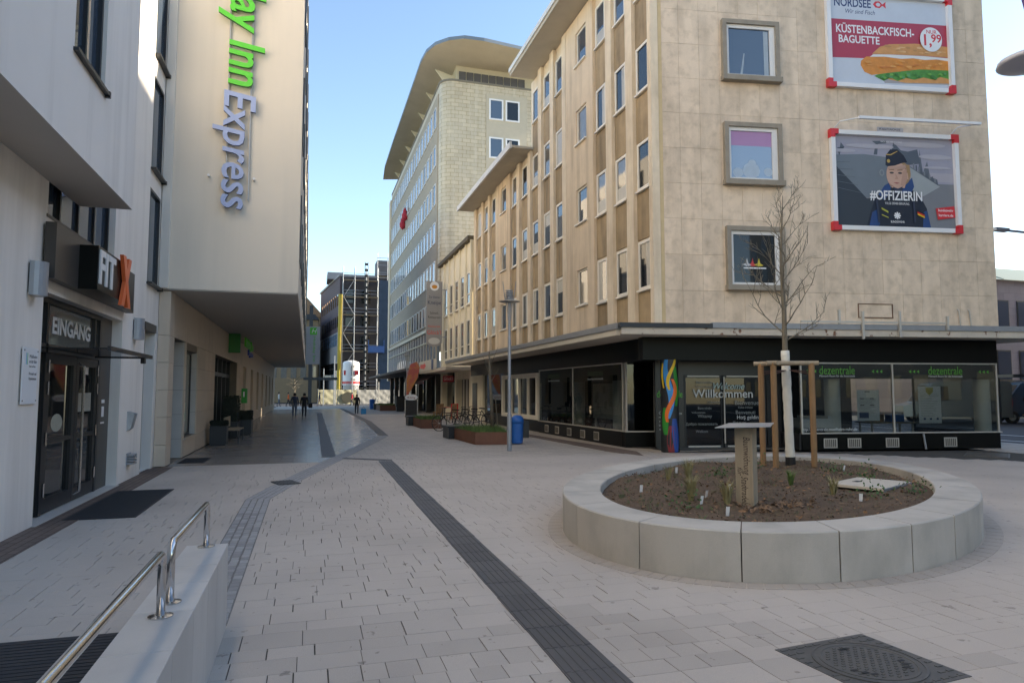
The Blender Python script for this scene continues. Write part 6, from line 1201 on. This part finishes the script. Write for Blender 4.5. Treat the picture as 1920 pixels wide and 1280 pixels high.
cplanter([(5.05, 31.8), (6.0, 31.6), (6.4, 34.6), (5.1, 35.0)], .42, 'farther rusty steel planter beyond the bicycles', (4.8, 34.4, 5.4, 35.4)); cplanter([(6.2, 62), (7.6, 62), (7.6, 66), (6.2, 66)], .5, 'far rusty planter before the cross street', (6.0, 66.0, 7.8, 66.6))
st_ = thing('street_tree', (6.5, 23.4, .35), 'thin bare tree trunk leaning in the nearest rusty planter', 'tree'); a = MB(); a.tube([V(6.3, 23.6, .3), V(6.25, 23.5, 1.2), V(6.15, 23.4, 2.3), V(6.1, 23.3, 3.1)], [.07, .06, .045, .02], 8); a.build('trunk', bark, st_, smooth=True); a = MB()
for k in range(6): an = k * 1.1; a.tube([V(6.17, 23.4, 2.0 + k * .12), V(6.17 + .3 * math.cos(an), 23.4 + .3 * math.sin(an), 2.5 + k * .15)], [.014, .004], 5)
a.tube([V(6.4, 23.2, .3), V(6.3, 23.2, 1.5)], .015, 5); a.build('branches', bark, st_)
# bicycles: one built, the others copied with their parts
def bicycle(x, y, ang, lab):
    t_ = thing('bicycle', (x, y, 0), lab, 'bicycle', 'bicycles parked by the planters'); f = Fr((x, y, 0), (math.cos(ang), math.sin(ang), 0), (-math.sin(ang), math.cos(ang), 0)); r_ = .335
    for s_ in (-.52, .52):
        a = MB(); n_ = 24; a.tube([f(s_ + r_ * math.cos(2 * math.pi * k / n_), 0, r_ + r_ * math.sin(2 * math.pi * k / n_)) for k in range(n_ + 1)], .021, 6, False); w_ = a.build('wheel', rubber, t_); a = MB()
        for k in range(10): an = 2 * math.pi * k / 10; a.tube([f(s_, 0, r_), f(s_ + r_ * math.cos(an), 0, r_ + r_ * math.sin(an))], .003, 3)
        a.tube([f(s_, -.05, r_), f(s_, .05, r_)], .025, 6); a.build('spokes', alu, w_)
    a = MB(); BBk, ST, HT, HB = (-.05, .3), (-.2, .82), (.38, .86), (.42, .66)
    for p, q in ((BBk, ST), (BBk, HB), ((-.17, .74), (.39, .8)), (BBk, (-.52, r_)), (ST, (-.52, r_)), (HT, (.52, r_))): a.tube([f(p[0], 0, p[1]), f(q[0], 0, q[1])], .018, 6)
    a.build('frame', M('bicycle_paint', (.02, .022, .025), .35, .05, 5), t_)
    a = MB(); a.tube([f(.3, -.28, .99), f(.38, -.1, 1.0), f(.36, 0, .97), f(.38, .1, 1.0), f(.3, .28, .99)], .013, 6); a.tube([f(.38, 0, .84), f(.36, 0, .98)], .014, 6); a.build('handlebar', anth, t_)
    a = MB(); q = [f(-.36, -.08, .93), f(-.36, .08, .93), f(-.18, .05, .95), f(-.06, .0, .94), f(-.18, -.05, .95)]; a.add(q + [p - V(0, 0, .05) for p in q], [(0, 1, 2, 3, 4), (9, 8, 7, 6, 5)] + [(i, (i + 1) % 5, 5 + (i + 1) % 5, 5 + i) for i in range(5)]); a.build('saddle', rubber, t_)
    a = MB(); a.tube([f(-.05, -.09, .3), f(-.05, .09, .3)], .06, 10); a.tube([f(-.05, .09, .3), f(.08, .1, .18)], .01, 5); a.build('crank', alu, t_)
for i, (x, y, an) in enumerate(((5.95, 29.3, 2.6), (6.5, 29.9, 2.75), (7.1, 30.6, 2.5), (7.7, 31.6, 2.7))):
    bicycle(x, y, an, ('nearest black bicycle of the parked row, closest to the kerb planter', 'second black bicycle of the parked row', 'third black bicycle of the parked row', 'last black bicycle of the parked row by the doorway', 'black bicycle parked closest to the camera behind the grass planter')[i])
# pub terrace
ab = thing('pavement_sign', (6.5, 44.9, 0), 'black pavement sign with white oval top before the pub', 'sign'); a = MB(); f = Fr((6.5, 44.9, 0), (1, 0, 0), (0, -1, 0)); a.box(-.38, .38, -.03, .03, .08, 1.15, f); a.build('blackboard', black_m, ab); a = MB()
for q in ((-.42, -.38, .0, 1.2), (.38, .42, .0, 1.2)): a.box(q[0], q[1], -.04, .04, q[2], q[3], f)
a.build('frame', alu, ab); a = MB(); n = 20; el = [(.42 * math.cos(2 * math.pi * k / n), 1.33 + .2 * math.sin(2 * math.pi * k / n)) for k in range(n)]; a.add([f(p[0], .03, p[1]) for p in el] + [f(p[0], -.03, p[1]) for p in el], [tuple(range(n)), tuple(range(n, 2 * n))[::-1]] + [(k, (k + 1) % n, n + (k + 1) % n, n + k) for k in range(n)]); a.build('oval_top', white_p, ab); text('König', .18, f, 0, .032, 1.31, flat('dark_red_ink', (.2, .02, .03)), ab, maxw=.5)
fl_ = thing('feather_flag', (6.2, 45.3, 0), 'orange and yellow feather flag with ice cream print before the pub', 'flag'); a = MB(); a.tube([V(6.2, 45.3, 0), V(6.2, 45.3, 2.5), V(6.45, 45.3, 3.5), V(6.85, 45.3, 3.7)], .02, 6); a.build('pole', galv, fl_); a = MB(); q = [(6.22, 1.35), (6.5, 1.75), (6.95, 2.6), (7.1, 3.3), (6.9, 3.68), (6.5, 3.55), (6.25, 2.9)]; f = Fr((0, 45.3, 0), (1, 0, 0), (0, -1, 0)); a.add([f(p[0], .01, p[1]) for p in q] + [f(p[0], -.01, p[1]) for p in q], [tuple(range(7)), tuple(range(7, 14))[::-1]]); a.build('cloth', M('flag_print', (.48, .22, .05), .7, .1, 2, c2=(.42, .10, .08), c2scale=1.6, c2lo=.45, c2hi=.6), fl_)
def chair(x, y, ang, m_, lab):
    t_ = thing('terrace_chair', (x, y, 0), lab, 'chair', 'terrace chairs by the pub'); f = Fr((x, y, 0), (math.cos(ang), math.sin(ang), 0), (-math.sin(ang), math.cos(ang), 0)); a = MB(); a.box(-.22, .22, -.22, .22, .43, .46, f); a.build('seat', m_, t_); a = MB()
    for k in range(4): a.box(-.22 + k * .125, -.14 + k * .125, -.24, -.21, .46, .92, f)
    a.box(-.22, .235, -.245, -.205, .88, .95, f); a.build('backrest', m_, t_)
    for sx in (-.2, .2):
        for sy in (-.2, .2): a = MB(); a.box(sx - .018, sx + .018, sy - .018, sy + .018, 0, .43, f); a.build('leg', m_, t_)
for i, (x, y, an) in enumerate(((7.6, 41.3, .3), (8.3, 40.6, 2.0), (7.9, 42.6, 1.0), (8.8, 42.2, 2.8))): chair(x, y, an, timber if i < 3 else red_p, ('wooden terrace chair nearest the bicycles', 'wooden terrace chair turned to the doorway', 'wooden terrace chair behind the nearest one', 'red terrace chair beside the pub doorway')[i])
tt = thing('terrace_table', (8.1, 41.6, 0), 'small red topped terrace table by the bicycles', 'table'); a = MB(); a.lathe([(.4, .72), (.4, .75)], 20, (8.1, 41.7, 0)); a.build('tabletop', red_p, tt); a = MB(); a.lathe([(.22, 0), (.2, .02), (.03, .04), (.03, .72)], 12, (8.1, 41.7, 0)); a.build('pedestal', anth, tt)
for i, (x, y) in enumerate(((7.7, 60), (8.4, 63))): a = MB(); a.box(x - .35, x + .35, y - .3, y + .3, .4, 1.3); t_ = a.thing('stacked_furniture', black_m, (x, y, 0), ('nearer' if i == 0 else 'farther') + ' dark stack of covered terrace furniture under the dark canopy', 'furniture', 'covered furniture stacks'); a = MB(); a.box(x - .3, x + .3, y - .25, y + .25, 0, .4); a.build('base', anth, t_)
bb2 = thing('litter_bin', (6.0, 67.5, 0), 'small blue bin at the far end of the street', 'litter bin'); a = MB(); a.lathe([(.25, .02), (.27, .9), (.2, .98)], 16, (6.0, 67.5, 0)); a.build('body', blue_bin, bb2)

# ================================================================== PEOPLE
blk = cloth('black', (.012, .012, .014)); navy = cloth('navy', (.05, .06, .085)); jean = cloth('jeans', (.12, .14, .18)); dj = cloth('dark_jeans', (.02, .022, .03)); red_c = cloth('red', (.55, .03, .05)); org_c = cloth('orange', (.75, .16, .04)); wht = cloth('white', (.6, .6, .6)); hb_ = M('dark_hair', (.025, .017, .012), .7, .1, 20); hg = M('grey_hair', (.12, .1, .09), .7, .1, 20)
person(-.82, 48.0, 1.62, 0, navy, jean, hb_, 'person in dark jacket and jeans walking away, left of the pair', .13)
p2 = person(-.20, 47.8, 1.60, .05, blk, dj, hb_, 'person in black coat carrying a bag, right of the pair', .08, .62)
bg_ = MB(); bg_.prism([(.30, -.1), (.52, -.05), (.50, .2), (.28, .22)], .62, .92, Fr((-.20, 47.8, 0), (1, 0, 0), (0, 1, 0))); bg_.tube([V(.18, 47.85, .86), V(.17, 47.85, 1.28)], .012, 5); bg_.thing('shoulder_bag', blk, (.2, 47.85, .6), 'black bag carried by the person in the black coat', 'bag')
person(3.6, 53.5, 1.50, math.pi, blk, dj, hb_, 'person in long dark coat standing with a blue bag', .05, .75, True)
sb = thing('blue_bag', (4.05, 53.4, 0), 'bright blue shopping bag beside the person in the long coat', 'bag'); a = MB(); a.prism([(3.9, 53.25), (4.3, 53.25), (4.28, 53.5), (3.92, 53.5)], .01, .42); a.build('body', M('bright_blue', (.02, .22, .5), .5, .05, 5), sb); a = MB(); a.tube([V(3.98, 53.37, .42), V(4.1, 53.37, .58), V(4.22, 53.37, .42)], .012, 5); a.build('handle', blk, sb)
person(-3.1, 82, 1.65, -1.4, wht, jean, hb_, 'person in white jacket walking at the far left end', .2); person(-2.1, 82.5, 1.62, -1.5, org_c, dj, hb_, 'person in orange jacket walking at the far left end', .25)
person(1.35, 84, 1.65, 1.5, navy, skin_m, hg, 'person in dark top walking past the hoarding on the left', .25); person(5.2, 86, 1.62, 1.6, red_c, dj, hb_, 'person in red jacket walking in front of the silo', .22); person(10.9, 85, 1.65, 1.6, red_c, dj, hg, 'person in red top at the right end of the hoarding', .2)
# far bare street tree on the left of the cross street
ft = thing('bare_tree', (-1.6, 88, 0), 'small bare tree at the far left of the cross street', 'tree'); a = MB(); a.tube([V(-1.6, 88, 0), V(-1.55, 88, 1.6), V(-1.6, 88, 3.2)], [.14, .1, .05], 7); a.build('trunk', bark, ft); a = MB(); rr_ = random.Random(4)
for k in range(26): an = rr_.uniform(0, 6.28); z = rr_.uniform(1.6, 3.1); q = V(-1.58, 88, z); e_ = q + V(math.cos(an) * 1.2, math.sin(an) * 1.2, rr_.uniform(.3, 1.2)); a.tube([q, (q + e_) / 2 + V(0, 0, .15), e_], [.035, .02, .006], 4)
a.build('crown', bark, ft)
